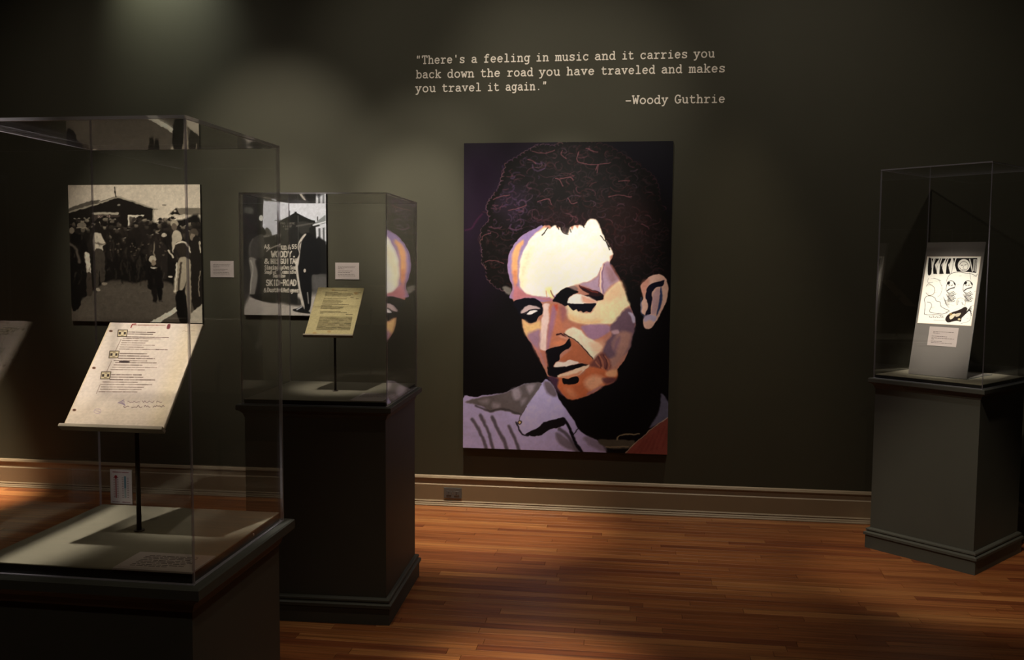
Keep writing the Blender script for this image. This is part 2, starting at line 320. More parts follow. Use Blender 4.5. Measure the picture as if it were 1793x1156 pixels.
def word_strokes(word, x0, x1, base, xh, glyphs=G):
    """strokes of a word fitted between x0 and x1; xh = size of one glyph unit vertically"""
    n = len(word); adv = (x1-x0)/(n-.18); w = adv*.82/6; res = []
    for i, ch in enumerate(word):
        g = glyphs.get(ch) or G.get(ch) or CAPS.get(ch)
        if not g: continue
        for pl in g: res.append([(x0+i*adv+px*w, base+py*xh) for px, py in pl])
    return res
def ribbon_mesh(name, strokes, hw, thick):
    """flat raised strokes in the XZ plane, facing -Y"""
    vs, fs = [], []; base_t = thick; cnt = 0
    for pl in strokes:
        for (ax, az), (bx, bz) in zip(pl, pl[1:]):
            cnt += 1; thick = base_t+(cnt % 7)*.00009
            d = math.hypot(bx-ax, bz-az)
            if d < 1e-6: continue
            ux, uz = (bx-ax)/d, (bz-az)/d; nx, nz = -uz*hw, ux*hw; ex, ez = ux*hw*.75, uz*hw*.75
            q = [(ax-ex*.5+nx*.6, az-ez*.5+nz*.6), (ax-ex-0*nx, az-ez), (ax-ex*.5-nx*.6, az-ez*.5-nz*.6), (ax-nx, az-nz), (bx-nx, bz-nz), (bx+ex*.5-nx*.6, bz+ez*.5-nz*.6), (bx+ex, bz+ez), (bx+ex*.5+nx*.6, bz+ez*.5+nz*.6), (bx+nx, bz+nz), (ax+nx, az+nz)]
            n = len(vs); k = len(q)
            vs += [(x, -thick, z) for x, z in q]+[(x, 0, z) for x, z in q]
            fs.append(tuple(n+i for i in range(k)))
            fs += [(n+(i+1) % k, n+i, n+k+i, n+k+(i+1) % k) for i in range(k)]
    me = bpy.data.meshes.new(name); me.from_pydata(vs, [], fs); me.update()
    return me
LINES = [
 (2.8655, [('"There\'s', -1.395, -1.078), ('a', -1.035, -1.0), ('feeling', -0.955, -0.662), ('in', -0.622, -0.544), ('music', -0.499, -0.293), ('and', -0.254, -0.127), ('it', -0.085, -0.015), ('carries', 0.027, 0.313), ('you', 0.352, 0.476)]),
 (2.7755, [('back', -1.393, -1.233), ('down', -1.189, -1.019), ('the', -0.975, -0.851), ('road', -0.804, -0.642), ('you', -0.602, -0.472), ('have', -0.427, -0.257), ('traveled', -0.213, 0.117), ('and', 0.158, 0.282), ('makes', 0.327, 0.542)]),
 (2.6880, [('you', -1.398, -1.268), ('travel', -1.224, -0.971), ('it', -0.93, -0.857), ('again."', -0.814, -0.55)]),
 (2.5915, [('-Woody', -0.061, 0.199), ('Guthrie', 0.243, 0.545)])]
q = empty('wall_lettering', (0, 0, 2.72)); tag(q, 'cream typewriter-style quotation lettering in four lines high on the dark wall', 'lettering')
for base, words in LINES:
    for w, a, b in words:
        link('word', ribbon_mesh('word', word_strokes(w, a, b, base-2.72, .0053), .0036, .0012), M_LETTER, q)

# ------------------------------------------------------------------ printed pictures: flat prints as coloured grids
class Art:
    def __init__(s, quad, nu, nv, bg):
        """quad: TL, TR, BR, BL corners of the picture in drawing units"""
        u = (np.arange(nu)/(nu-1))[None, :]; v = (np.arange(nv)/(nv-1))[:, None]
        P = [np.array(p, float) for p in quad]
        f = lambda k: (P[0][k]*(1-u)+P[1][k]*u)*(1-v)+(P[3][k]*(1-u)+P[2][k]*u)*v
        s.X = f(0).ravel(); s.Y = f(1).ravel(); s.nu, s.nv = nu, nv
        s.C = np.tile(np.array(bg, float)[None, :], (nu*nv, 1)); s.t = (1., 0., 0.); s.k = 1.
        s.rs = np.random.RandomState(3)
    def _field(s, cell, seed):
        rs = np.random.RandomState(seed); ny, nx = int(s.nv/cell)+2, int(s.nu/cell)+2; g = rs.uniform(-1, 1, (ny, nx))
        yy = np.linspace(0, ny-1.001, s.nv); xx = np.linspace(0, nx-1.001, s.nu); yi, xi = yy.astype(int), xx.astype(int)
        fy, fx = (yy-yi)[:, None], (xx-xi)[None, :]; fy = fy*fy*(3-2*fy); fx = fx*fx*(3-2*fx)
        return ((g[yi][:, xi]*(1-fx)+g[yi][:, xi+1]*fx)*(1-fy)+(g[yi+1][:, xi]*(1-fx)+g[yi+1][:, xi+1]*fx)*fy).ravel()
    def warp(s, amp, cell, seed):
        s.X = s.X+amp*s._field(cell, seed); s.Y = s.Y+amp*s._field(cell, seed+50)
    def space(s, scale, ox, oy): s.t = (scale, ox, oy)
    def _p(s, pts): a = np.array(pts, float); return a/s.t[0]+np.array([s.t[1], s.t[2]])
    def _sm(s, a, n=4, closed=True):
        k = len(a); out = []
        rngk = range(k) if closed else range(k-1)
        for i in rngk:
            p0 = a[(i-1) % k] if closed or i > 0 else a[i]; p1 = a[i]; p2 = a[(i+1) % k]; p3 = a[(i+2) % k] if closed or i+2 < k else p2
            for j in range(n):
                t = j/n; out.append(.5*((2*p1)+(-p0+p2)*t+(2*p0-5*p1+4*p2-p3)*t*t+(-p0+3*p1-3*p2+p3)*t**3))
        if not closed: out.append(a[-1])
        return np.array(out)
    def _dist(s, a, idx, closed):
        x, y = s.X[idx], s.Y[idx]; d = np.full(len(idx), 1e9)
        b = np.roll(a, -1, 0) if closed else a[1:]; a2 = a if closed else a[:-1]
        ins = np.zeros(len(idx), bool)
        for p, q in zip(a2, b):
            e = q-p; L = e@e
            if L < 1e-12: continue
            t = np.clip(((x-p[0])*e[0]+(y-p[1])*e[1])/L, 0, 1)
            d = np.minimum(d, (x-p[0]-t*e[0])**2+(y-p[1]-t*e[1])**2)
            if closed and p[1] != q[1]:
                c = (p[1] > y) != (q[1] > y); ins ^= c & (x < e[0]*(y-p[1])/e[1]+p[0])
        return np.sqrt(d), ins
    def poly(s, pts, col, f=1.0, op=1.0, smooth=True):
        col = np.array(col, float)*s.k
        a = s._p(pts); a = s._sm(a) if smooth else a
        m = f+1; idx = np.nonzero((s.X > a[:, 0].min()-m) & (s.X < a[:, 0].max()+m) & (s.Y > a[:, 1].min()-m) & (s.Y < a[:, 1].max()+m))[0]
        if not len(idx): return
        d, ins = s._dist(a, idx, True); al = np.clip(.5+np.where(ins, d, -d)/f, 0, 1)*op
        s.C[idx] = s.C[idx]*(1-al[:, None])+np.array(col, float)*al[:, None]
    def line(s, pts, w, col, f=.8, op=1.0, smooth=True):
        col = np.array(col, float)*s.k
        a = s._p(pts); a = s._sm(a, 4, False) if smooth and len(a) > 2 else a
        hw = w/2/s.t[0]; m = hw+f; idx = np.nonzero((s.X > a[:, 0].min()-m) & (s.X < a[:, 0].max()+m) & (s.Y > a[:, 1].min()-m) & (s.Y < a[:, 1].max()+m))[0]
        if not len(idx): return
        d, _ = s._dist(a, idx, False); al = np.clip(.5+(hw-d)/f, 0, 1)*op
        s.C[idx] = s.C[idx]*(1-al[:, None])+np.array(col, float)*al[:, None]
    def disc(s, c, rx, ry, col, f=1., op=1.):
        s.poly([(c[0]+rx*math.cos(k*.785), c[1]+ry*math.sin(k*.785)) for k in range(8)], col, f, op)
    def words(s, x0, x1, y, h, col, rs, slope=0., op=1., space=.35, wmin=2.2, wmax=7.):
        """illegible small type: runs of word-length dashes"""
        x = x0
        while x < x1:
            w = min(h*rs.uniform(wmin, wmax), x1-x)
            s.line([(x, y+(x-x0)*slope), (x+w, y+(x+w-x0)*slope)], h*rs.uniform(.5, .8), col, .7, op*rs.uniform(.65, 1), False); x += w+h*rs.uniform(.6, 1.5)*space*2
    def noise(s, amp, cell, seed=1, streak=1.):
        rs = np.random.RandomState(seed); ny, nx = max(2, int(s.nv/cell)+2), max(2, int(s.nu/(cell*streak))+2)
        g = rs.uniform(-1, 1, (ny, nx)); yy = np.linspace(0, ny-1.001, s.nv); xx = np.linspace(0, nx-1.001, s.nu)
        yi, xi = yy.astype(int), xx.astype(int); fy, fx = (yy-yi)[:, None], (xx-xi)[None, :]
        a = g[yi][:, xi]; b = g[yi][:, xi+1]; c = g[yi+1][:, xi]; d = g[yi+1][:, xi+1]
        n = (a*(1-fx)+b*fx)*(1-fy)+(c*(1-fx)+d*fx)*fy
        s.C *= 1+amp*n.ravel()[:, None]
    def text(s, word, x0, x1, base, unit, w, col, op=1., glyphs=None):
        for pl in word_strokes(word, x0, x1, 0, unit, glyphs or G): s.line([(x, base-y) for x, y in pl], w, col, .7, op, False)
    def build(s, name, W, Hh, parent, gain=1., y=0., flat=False):
        """rectangle W x Hh centred on the origin in XZ facing -Y (or in XY facing +Z)"""
        nu, nv = s.nu, s.nv; C = np.clip(s.C, 0, 255)/255.
        Lc = np.where(C <= .04045, C/12.92, ((C+.055)/1.055)**2.4)*gain; Lc = np.clip(Lc, 0, .92)
        gx = np.tile(np.linspace(-W/2, W/2, nu), nv); gz = np.repeat(np.linspace(Hh/2, -Hh/2, nv), nu)
        co = np.zeros((nu*nv, 3)); co[:, 0] = gx
        if flat: co[:, 1] = gz; co[:, 2] = y
        else: co[:, 2] = gz; co[:, 1] = y
        i = np.arange(nu*nv).reshape(nv, nu); F = np.stack([i[1:, :-1], i[1:, 1:], i[:-1, 1:], i[:-1, :-1]], -1).reshape(-1, 4)
        me = bpy.data.meshes.new(name); me.vertices.add(nu*nv); me.vertices.foreach_set('co', co.ravel())
        me.loops.add(F.size); me.loops.foreach_set('vertex_index', F.ravel().astype(np.int32))
        me.polygons.add(len(F)); me.polygons.foreach_set('loop_start', np.arange(0, F.size, 4, dtype=np.int32))
        me.update(calc_edges=True)
        at = me.color_attributes.new('ink', 'FLOAT_COLOR', 'POINT'); rgba = np.ones((nu*nv, 4), np.float32); rgba[:, :3] = Lc
        at.data.foreach_set('color', rgba.ravel())
        return link(name, me, M_PRINT, parent)

# ------------------------------------------------------------------ portrait panel
BK = (9, 6, 10)
P = Art([(815, 250), (1180, 250), (1167, 794), (811, 783)], 420, 628, BK)
A_ = (4.1275, 800, 240); B_ = (3.8525, 800, 500); C_ = (3.6133, 880, 380)
P.warp(.9, 10, 21); P.warp(.45, 4, 22); P.space(*A_)
P.poly([(40, 30), (900, 30), (700, 300), (400, 700), (300, 1100), (40, 1250)], (22, 12, 28), 60, .9)
P.poly([(60, 150), (330, 150), (300, 420), (180, 640), (60, 700)], (34, 15, 40), 40, .5)
P.poly([(1100, 30), (1600, 30), (1600, 500), (1400, 330)], (12, 9, 22), 40, .8)
P.line([(70, 660), (120, 640), (160, 580), (190, 545)], 12, (66, 24, 54), 3, .7)
HAIR = [(560, 95), (480, 140), (385, 190), (355, 290), (330, 370), (270, 440), (240, 500), (265, 590), (205, 650), (195, 740), (210, 800), (205, 890), (235, 920), (240, 1000), (300, 1060), (400, 1100),
        (800, 1150), (1400, 1150), (1520, 1000), (1530, 900), (1545, 640), (1500, 560), (1455, 450), (1450, 360), (1400, 280), (1300, 205), (1200, 140), (1100, 80), (980, 48), (900, 50), (800, 42), (720, 78), (620, 68)]
P.poly(HAIR, (13, 9, 10), 1.2)
hr = random.Random(11)
def inside(x, y, poly):
    r = False
    for (ax, ay), (bx, by) in zip(poly, poly[1:]+poly[:1]):
        if (ay > y) != (by > y) and x < (bx-ax)*(y-ay)/(by-ay)+ax: r = not r
    return r
P.poly([(350, 330), (520, 380), (520, 500), (430, 620), (330, 560), (270, 480)], (52, 36, 60), 25, .45)
P.poly([(1050, 500), (1300, 420), (1450, 560), (1350, 900), (1150, 900), (1080, 700)], (50, 20, 20), 40, .4)
P.poly([(560, 560), (700, 500), (1000, 560), (900, 640), (600, 660)], (40, 20, 26), 25, .5)
for k in range(900):
    x, y = hr.uniform(200, 1540), hr.uniform(45, 1090)
    if not inside(x, y, HAIR): continue
    lf = x < 620
    col = hr.choice([(72, 50, 82), (84, 60, 92), (50, 36, 54), (92, 56, 70)]) if lf and y < 700 else hr.choice([(56, 38, 42), (44, 32, 36), (62, 36, 40), (36, 26, 30), (50, 22, 22)])
    r = hr.uniform(14, 46); a0 = hr.uniform(0, 360); sp = hr.uniform(70, 210)
    P.line(arc(x, y, r, r*hr.uniform(.5, 1), a0, a0+sp, 5), hr.uniform(4, 11), col, 1.4, hr.uniform(.25, .65), False)
for k in range(120):
    x, y = hr.uniform(230, 1500), hr.uniform(60, 760)
    if not inside(x, y, HAIR): continue
    r = hr.uniform(22, 55); a0 = hr.uniform(0, 360)
    P.line(arc(x, y, r*1.2, r*.7, a0, a0+hr.uniform(70, 150), 6), hr.uniform(4, 7), hr.choice([(112, 64, 76), (96, 56, 66), (90, 66, 84), (80, 44, 48)]), 1.2, hr.uniform(.3, .6), False)
# outline curls along the edge of the hair
for k in range(len(HAIR)):
    if HAIR[k][1] > 1090: continue
    (ax, ay), (bx, by) = HAIR[k], HAIR[(k+1) % len(HAIR)]
    for t in (.1, .45, .8):
        x, y = ax+(bx-ax)*t, ay+(by-ay)*t; a0 = math.degrees(math.atan2(y-560, x-880))
        P.disc((x, y), 18+hr.uniform(-4, 10), 16+hr.uniform(-4, 8), (13, 9, 10), 1.5)
        if x < 1460: P.line(arc(x, y, 22, 18, a0-80, a0+hr.uniform(20, 90), 5), 4.5, hr.choice([(120, 86, 100), (96, 66, 84), (130, 90, 92)]) if x < 1000 else (70, 38, 44), 1.2, .7, False)
for c in ([(560, 100), (600, 115), (690, 112), (725, 95)], [(900, 110), (890, 180), (1000, 200), (1120, 188)], [(950, 85), (1030, 115)], [(530, 160), (560, 165), (585, 190)], [(730, 295), (760, 310), (785, 350)],
          [(275, 440), (330, 420), (400, 410)], [(600, 460), (680, 440), (700, 480)], [(820, 435), (845, 475), (885, 470)], [(1110, 430), (1180, 418), (1270, 430)], [(1180, 320), (1260, 318)], [(390, 520), (480, 500), (520, 480)],
          [(760, 300), (830, 290), (860, 310)], [(1020, 240), (1040, 200), (1030, 260)], [(780, 100), (770, 130), (810, 155)], [(195, 730), (205, 700), (260, 680)], [(215, 890), (270, 875), (350, 900)]):
    P.line(c, 6, (128, 76, 84), 1.2, .7)
# face
P.space(*C_); P.k = 1.06
FACE = [(270, 50), (200, 75), (140, 105), (85, 165), (50, 240), (45, 300), (55, 370), (75, 430), (60, 480), (75, 510), (85, 530), (120, 590), (135, 625), (140, 680), (150, 720), (180, 770), (210, 810), (240, 880), (270, 940), (295, 990), (320, 1010),
        (345, 1050), (370, 1090), (400, 1120), (430, 1140), (470, 1145), (540, 1120), (600, 1090), (640, 1060), (700, 1040), (720, 1020), (730, 960), (770, 900), (800, 840), (820, 770), (835, 700), (850, 660), (830, 600), (810, 545), (790, 500), (770, 440),
        (745, 390), (715, 340), (690, 300), (690, 270), (710, 225), (690, 180), (670, 150), (650, 110), (630, 60), (610, 20), (575, 5), (545, 25), (530, 50), (500, 40), (470, 45), (440, 60), (430, 90), (410, 95), (380, 60), (350, 45), (330, 60), (310, 45)]
P.poly(FACE, (178, 120, 104), 1.2)
P.poly([(270, 50), (200, 75), (140, 105), (85, 165), (50, 240), (45, 300), (55, 370), (75, 430), (62, 480), (78, 505), (330, 515), (330, 400), (200, 200)], (146, 124, 172), 1.5)
P.poly([(140, 135), (100, 170), (76, 225), (70, 300), (80, 370), (104, 405), (106, 340), (108, 270), (122, 200), (148, 150)], (228, 166, 116), 4)
P.poly([(76, 330), (100, 330), (104, 420), (90, 440), (78, 400)], (206, 130, 96), 5, .8)
P.poly([(280, 52), (230, 90), (190, 135), (170, 175), (215, 130), (262, 90)], (236, 186, 140), 4)
P.poly([(105, 420), (150, 460), (240, 492), (335, 496), (335, 520), (250, 508), (190, 500), (90, 512), (74, 470)], (182, 116, 126), 6)
P.poly([(290, 60), (312, 66), (330, 52), (350, 45), (362, 62), (380, 60), (395, 84), (425, 96), (440, 60), (455, 72), (470, 45), (490, 60), (500, 40), (530, 50), (545, 25), (575, 5), (610, 20), (630, 60), (650, 110), (670, 150), (690, 180), (710, 225), (690, 240), (685, 270), (650, 282), (640, 310), (615, 350), (585, 380), (540, 400), (500, 412), (470, 416),
        (430, 430), (400, 442), (370, 462), (345, 482), (320, 492), (280, 492), (230, 490), (180, 480), (150, 465), (130, 430), (119, 380), (118, 310), (130, 250), (152, 190), (190, 130), (240, 85)], (255, 248, 226), 3)
P.poly([(300, 130), (420, 120), (560, 200), (560, 330), (400, 400), (220, 400), (170, 300), (220, 190)], (248, 238, 222), 40, .7)
P.poly([(150, 420), (170, 300), (200, 180), (140, 240), (122, 330), (130, 430)], (250, 214, 176), 10, .6)
P.poly([(285, 440), (318, 430), (330, 470), (338, 500), (318, 500), (300, 470)], (244, 226, 160), 4, .9)
P.line([(318, 452), (330, 480), (345, 500)], 7, (120, 60, 60), 1, .8)
P.line([(288, 455), (292, 490)], 6, (204, 150, 110), 1.5, .8)
# temple
P.poly([(505, 414), (560, 396), (605, 366), (640, 312), (655, 284), (680, 272), (712, 330), (748, 388), (700, 420), (660, 465), (640, 480), (600, 458), (560, 440)], (172, 144, 168), 5)
P.poly([(660, 300), (690, 300), (730, 370), (720, 400), (690, 400), (664, 350)], (150, 112, 118), 8, .8)
P.line([(645, 300), (632, 350), (628, 420), (634, 468)], 9, (232, 196, 176), 1.2)
P.line([(655, 290), (645, 340), (642, 420), (650, 470)], 6, (120, 84, 110), 1.2, .8)
P.line([(632, 310), (622, 360), (618, 430)], 5, (150, 96, 92), 1.2, .7)
P.line([(700, 300), (740, 370), (775, 440)], 12, (150, 86, 70), 3, .6)
# cheek and temple light
P.poly([(655, 480), (700, 432), (750, 395), (778, 455), (800, 515), (812, 545), (770, 580), (745, 622), (700, 662), (640, 668), (560, 674), (495, 662), (445, 640), (416, 605), (408, 560), (440, 545), (500, 585), (560, 592), (590, 560), (606, 520), (645, 510)], (238, 216, 176), 4)
P.poly([(660, 480), (745, 400), (775, 460), (720, 520), (660, 530)], (236, 186, 148), 14, .6)
P.poly([(430, 600), (520, 640), (640, 640), (600, 670), (500, 664), (440, 640)], (226, 170, 116), 10, .6)
P.poly([(620, 560), (740, 520), (760, 570), (700, 640), (620, 620)], (244, 226, 178), 14, .7)
# left eye
P.poly([(80, 525), (120, 508), (170, 500), (222, 505), (256, 525), (266, 560), (262, 598), (238, 620), (222, 648), (190, 660), (160, 646), (130, 622), (105, 580)], (10, 9, 20), 1)
P.poly([(128, 590), (146, 560), (180, 545), (220, 548), (252, 566), (226, 574), (190, 574), (160, 592), (135, 600)], (188, 166, 170), 2)
P.line([(132, 602), (165, 586), (205, 572), (258, 572)], 6, (14, 10, 20), 1)
P.poly([(162, 600), (185, 582), (212, 577), (236, 580), (215, 592), (186, 603)], (232, 226, 230), 1.5)
# right eye
P.poly([(330, 520), (348, 488), (372, 460), (402, 438), (432, 432), (468, 446), (492, 462), (445, 484), (426, 512), (430, 540), (408, 552), (385, 538), (360, 528)], (10, 8, 14), 1)
P.poly([(495, 420), (540, 438), (600, 455), (647, 480), (642, 508), (600, 512), (548, 498), (528, 482), (560, 474), (515, 452)], (40, 20, 24), 1.2)
P.poly([(432, 432), (460, 420), (490, 440), (470, 452)], (120, 100, 100), 2, .8)
P.line([(500, 425), (560, 450), (610, 468)], 8, (120, 50, 44), 1.2, .8)
P.poly([(545, 488), (600, 492), (645, 484), (635, 510), (590, 514)], (12, 9, 18), 1)
P.poly([(424, 525), (438, 494), (476, 474), (530, 484), (562, 498), (600, 516), (596, 530), (500, 536), (440, 536)], (236, 228, 220), 1.5)
P.poly([(510, 486), (560, 500), (600, 516), (596, 530), (530, 530)], (214, 152, 128), 5, .85)
P.poly([(424, 534), (470, 536), (530, 534), (600, 530), (586, 560), (560, 588), (545, 580), (525, 592), (510, 580), (492, 584), (480, 572), (460, 578), (440, 560)], (12, 10, 22), 1)
# nose
P.poly([(272, 538), (312, 540), (330, 600), (305, 690), (298, 780), (288, 832), (256, 826), (245, 800), (248, 740), (256, 660), (266, 590)], (230, 200, 196), 2.5)
P.poly([(140, 640), (190, 664), (240, 640), (256, 660), (248, 702), (210, 712), (172, 735), (150, 720)], (222, 182, 128), 6)
P.poly([(170, 735), (210, 710), (248, 702), (244, 830), (270, 842), (290, 860), (296, 930), (262, 905), (222, 830)], (152, 118, 142), 6)
P.poly([(205, 800), (240, 830), (262, 900), (250, 900), (215, 830)], (196, 120, 100), 6, .7)
P.poly([(312, 540), (400, 560), (412, 620), (440, 680), (402, 715), (362, 735), (390, 750), (440, 770), (440, 812), (400, 802), (350, 802), (298, 834), (292, 760), (304, 650)], (190, 118, 92), 4)
P.poly([(326, 560), (352, 552), (345, 640), (325, 720), (306, 812), (290, 832), (296, 740), (310, 640)], (158, 112, 142), 5, .9)
P.poly([(370, 550), (415, 560), (412, 620), (395, 650), (375, 600)], (140, 90, 104), 8, .7)
P.poly([(340, 545), (362, 540), (356, 580)], (190, 80, 60), 3, .8)
P.line([(352, 728), (384, 724), (412, 744)], 8, (52, 20, 26), 1.2)
P.poly([(330, 790), (380, 766), (420, 780), (380, 800)], (214, 132, 96), 5, .8)
P.poly([(368, 736), (420, 742), (432, 762), (395, 756)], (214, 150, 126), 3, .8)
# shadow under nose and beside the mouth
P.poly([(284, 836), (320, 816), (380, 800), (412, 782), (434, 754), (444, 790), (430, 820), (400, 832), (374, 858), (368, 890), (345, 910), (338, 934), (400, 932), (520, 914), (556, 920), (500, 942), (440, 958), (372, 984), (358, 1002), (330, 1002), (302, 988), (290, 935), (286, 880)], (10, 7, 14), 1)
P.poly([(250, 830), (284, 842), (292, 900), (296, 936), (280, 925), (262, 880)], (182, 110, 90), 3, .8)
# cheek: highlight, fold, lavender and dark planes
P.poly([(408, 645), (500, 668), (640, 700), (660, 740), (600, 800), (520, 760), (450, 690), (405, 700)], (184, 118, 96), 8)
P.poly([(508, 684), (560, 668), (650, 668), (696, 692), (660, 732), (600, 762), (560, 756), (530, 722)], (160, 122, 150), 4)
P.poly([(405, 715), (450, 685), (500, 702), (540, 740), (590, 770), (640, 800), (622, 840), (602, 880), (575, 878), (530, 822), (478, 772), (432, 745)], (240, 222, 196), 3)
P.poly([(560, 790), (640, 770), (650, 820), (610, 860)], (232, 180, 150), 10, .7)
P.poly([(440, 760), (482, 786), (530, 830), (575, 882), (604, 902), (570, 925), (520, 914), (450, 902), (400, 902), (372, 890), (400, 860), (442, 822)], (178, 102, 72), 3)
P.line([(400, 722), (436, 746), (482, 776), (532, 826), (578, 882)], 6, (22, 10, 14), 1)
P.poly([(700, 664), (740, 620), (772, 580), (812, 566), (832, 610), (848, 660), (834, 720), (805, 830), (752, 872), (690, 884), (640, 870), (655, 800), (700, 730), (690, 690)], (104, 80, 96), 4)
P.poly([(740, 720), (800, 716), (822, 740), (795, 830), (745, 905), (700, 942), (682, 900), (722, 850), (700, 800)], (164, 122, 114), 7)
P.poly([(700, 706), (735, 700), (745, 720), (712, 730)], (196, 160, 170), 3, .8)
P.poly([(715, 780), (750, 740), (740, 800), (715, 840)], (120, 90, 110), 6, .8)
P.poly([(590, 880), (640, 842), (684, 896), (686, 950), (620, 972), (565, 930)], (112, 66, 62), 6)
for c in ([(620, 860), (640, 900), (640, 950)], [(655, 870), (678, 910), (676, 950)], [(600, 900), (620, 930), (660, 960)]): P.line(c, 8, (190, 120, 92), 2, .7)
for c in ([(612, 868), (628, 905), (626, 950)], [(645, 858), (665, 905), (660, 955)]): P.line(c, 5, (60, 28, 32), 1.5, .8)
P.poly([(800, 590), (830, 600), (848, 652), (830, 655), (818, 625)], (176, 164, 190), 2.5)
# mouth and chin
P.poly([(345, 1010), (500, 988), (562, 935), (640, 950), (700, 975), (735, 955), (722, 1022), (640, 1062), (600, 1090), (540, 1120), (470, 1146), (430, 1140), (395, 1112), (365, 1075)], (192, 104, 68), 4)
P.poly([(530, 1022), (585, 988), (652, 1010), (640, 1050), (582, 1086), (540, 1070)], (230, 166, 132), 9)
P.poly([(400, 1070), (450, 1080), (480, 1125), (440, 1130)], (214, 140, 104), 8, .7)
P.poly([(355, 1060), (380, 1100), (400, 1125), (355, 1090), (320, 1040), (300, 1000), (360, 1010)], (70, 44, 66), 4)
P.poly([(560, 1110), (640, 1062), (600, 1070), (540, 1105)], (150, 110, 130), 4, .7)
P.poly([(660, 972), (730, 950), (722, 992), (684, 1002)], (222, 162, 122), 4)
P.poly([(640, 1010), (720, 1005), (715, 1035), (660, 1045)], (84, 50, 60), 5, .8)
P.poly([(340, 925), (360, 904), (400, 908), (432, 892), (470, 900), (492, 912), (442, 925), (400, 934), (350, 937)], (232, 214, 204), 1.5)
P.poly([(358, 992), (430, 966), (500, 940), (556, 920), (552, 940), (512, 972), (482, 990), (420, 1007), (372, 1004)], (228, 196, 170), 1.5)
P.poly([(372, 998), (430, 990), (510, 962), (482, 990), (420, 1007)], (204, 118, 84), 3, .7)
P.poly([(385, 1012), (430, 1010), (482, 994), (488, 1030), (450, 1050), (402, 1046)], (10, 7, 12), 1)
# hairline tufts
for c in ([(300, 60), (285, 80), (262, 104)], [(382, 58), (400, 90), (428, 100)], [(440, 70), (446, 88)], [(360, 50), (372, 70)], [(520, 34), (530, 56)], [(632, 110), (655, 140), (690, 182)], [(655, 90), (664, 140)], [(668, 150), (690, 200)]):
    P.line(c, 6, (12, 8, 10), 1)
P.poly([(8, 430), (62, 434), (62, 478), (34, 470)], (120, 116, 112), 3, .8)
# ear
P.poly([(950, 358), (1000, 354), (1034, 384), (1048, 440), (1040, 500), (1020, 562), (992, 622), (966, 662), (932, 694), (900, 682), (894, 640), (904, 610), (884, 590), (880, 540), (896, 500), (884, 460), (882, 420), (905, 390)], (226, 184, 170), 1.5)
P.poly([(886, 400), (930, 380), (920, 450), (900, 495), (884, 460)], (208, 134, 116), 5, .6)
P.poly([(908, 500), (918, 440), (950, 408), (1022, 392), (1012, 425), (975, 436), (950, 470), (952, 520), (938, 560), (938, 600), (904, 612), (922, 560), (918, 520)], (16, 14, 34), 1.2)
P.poly([(1000, 430), (1012, 480), (1002, 560), (976, 614), (984, 560), (994, 500)], (50, 62, 104), 2)
P.poly([(960, 470), (990, 440), (994, 500), (975, 590), (945, 600), (950, 540)], (196, 160, 168), 3)
P.poly([(900, 612), (940, 606), (972, 620), (965, 650), (932, 640), (902, 650)], (184, 172, 204), 3, .9)
P.line([(884, 500), (884, 590), (900, 612)], 6, (90, 100, 140), 2, .7)
# shirt, strap, guitar edge
P.space(*B_); P.k = 1.27
P.poly([(40, 762), (120, 742), (250, 722), (330, 712), (420, 672), (480, 646), (580, 646), (622, 620), (682, 702), (702, 762), (742, 822), (802, 902), (832, 962), (902, 1012), (962, 1042), (1012, 1118), (1000, 1150), (30, 1150)], (152, 143, 190), 1.5)
P.poly([(60, 775), (180, 742), (330, 712), (420, 672), (480, 646), (580, 646), (560, 700), (500, 770), (440, 862), (330, 832), (230, 842), (170, 802)], (84, 78, 84), 3)
for c, op in (([(380, 690), (430, 680), (440, 740), (400, 760)], .8), ([(480, 660), (540, 655), (500, 720)], .7), ([(250, 780), (300, 790), (290, 820), (250, 815)], .6), ([(440, 760), (480, 750), (450, 800)], .6), ([(150, 770), (220, 755), (210, 790)], .5)):
    P.poly(c, (142, 134, 152), 6, op)
P.line([(130, 800), (230, 838), (320, 822), (440, 862)], 14, (52, 48, 52), 2.5, .8)
P.poly([(592, 660), (662, 742), (712, 792), (732, 882), (602, 932), (522, 1002), (462, 1002), (420, 932), (450, 862), (510, 762), (560, 690)], (157, 150, 196), 2)
P.poly([(600, 640), (640, 640), (690, 720), (660, 740), (610, 700)], (86, 76, 84), 5, .9)
P.poly([(470, 1000), (540, 962), (600, 912), (680, 892), (735, 886), (728, 940), (640, 962), (560, 1006)], (16, 13, 18), 1.2)
P.line([(405, 912), (430, 962), (452, 1000), (492, 1008)], 9, (24, 20, 28), 1.5)
P.line([(480, 808), (440, 870), (425, 910)], 5, (70, 62, 70), 1.2)
P.disc((430, 915), 16, 15, (30, 24, 20), 1.2); P.disc((430, 914), 9, 9, (186, 166, 130), 1.2)
for c in ([(108, 895), (150, 960), (190, 1060), (205, 1110)], [(162, 866), (205, 950), (235, 1040), (250, 1110)], [(245, 876), (275, 950), (325, 1040), (345, 1110)], [(360, 940), (395, 1020), (430, 1110)], [(700, 960), (760, 1010), (820, 1110)]):
    P.line(c, 22, (72, 66, 78), 3, .9)
P.poly([(690, 980), (790, 1060), (830, 1115), (720, 1080), (680, 1020)], (88, 80, 92), 5, .8)
P.line([(728, 890), (770, 960), (812, 1060), (870, 1150)], 20, (14, 12, 18), 2)
P.line([(830, 955), (790, 1000)], 7, (30, 26, 34), 1.5)
P.poly([(900, 1010), (960, 1040), (1010, 1070), (1012, 1118), (960, 1100), (900, 1070), (860, 1020)], (110, 102, 124), 5, .8)
P.poly([(960, 1034), (1080, 1032), (1200, 1040), (1170, 1090), (1020, 1088)], (70, 66, 58), 2.5)
P.line([(1084, 1032), (1092, 1008), (1120, 1000), (1230, 992)], 9, (124, 114, 92), 1.5)
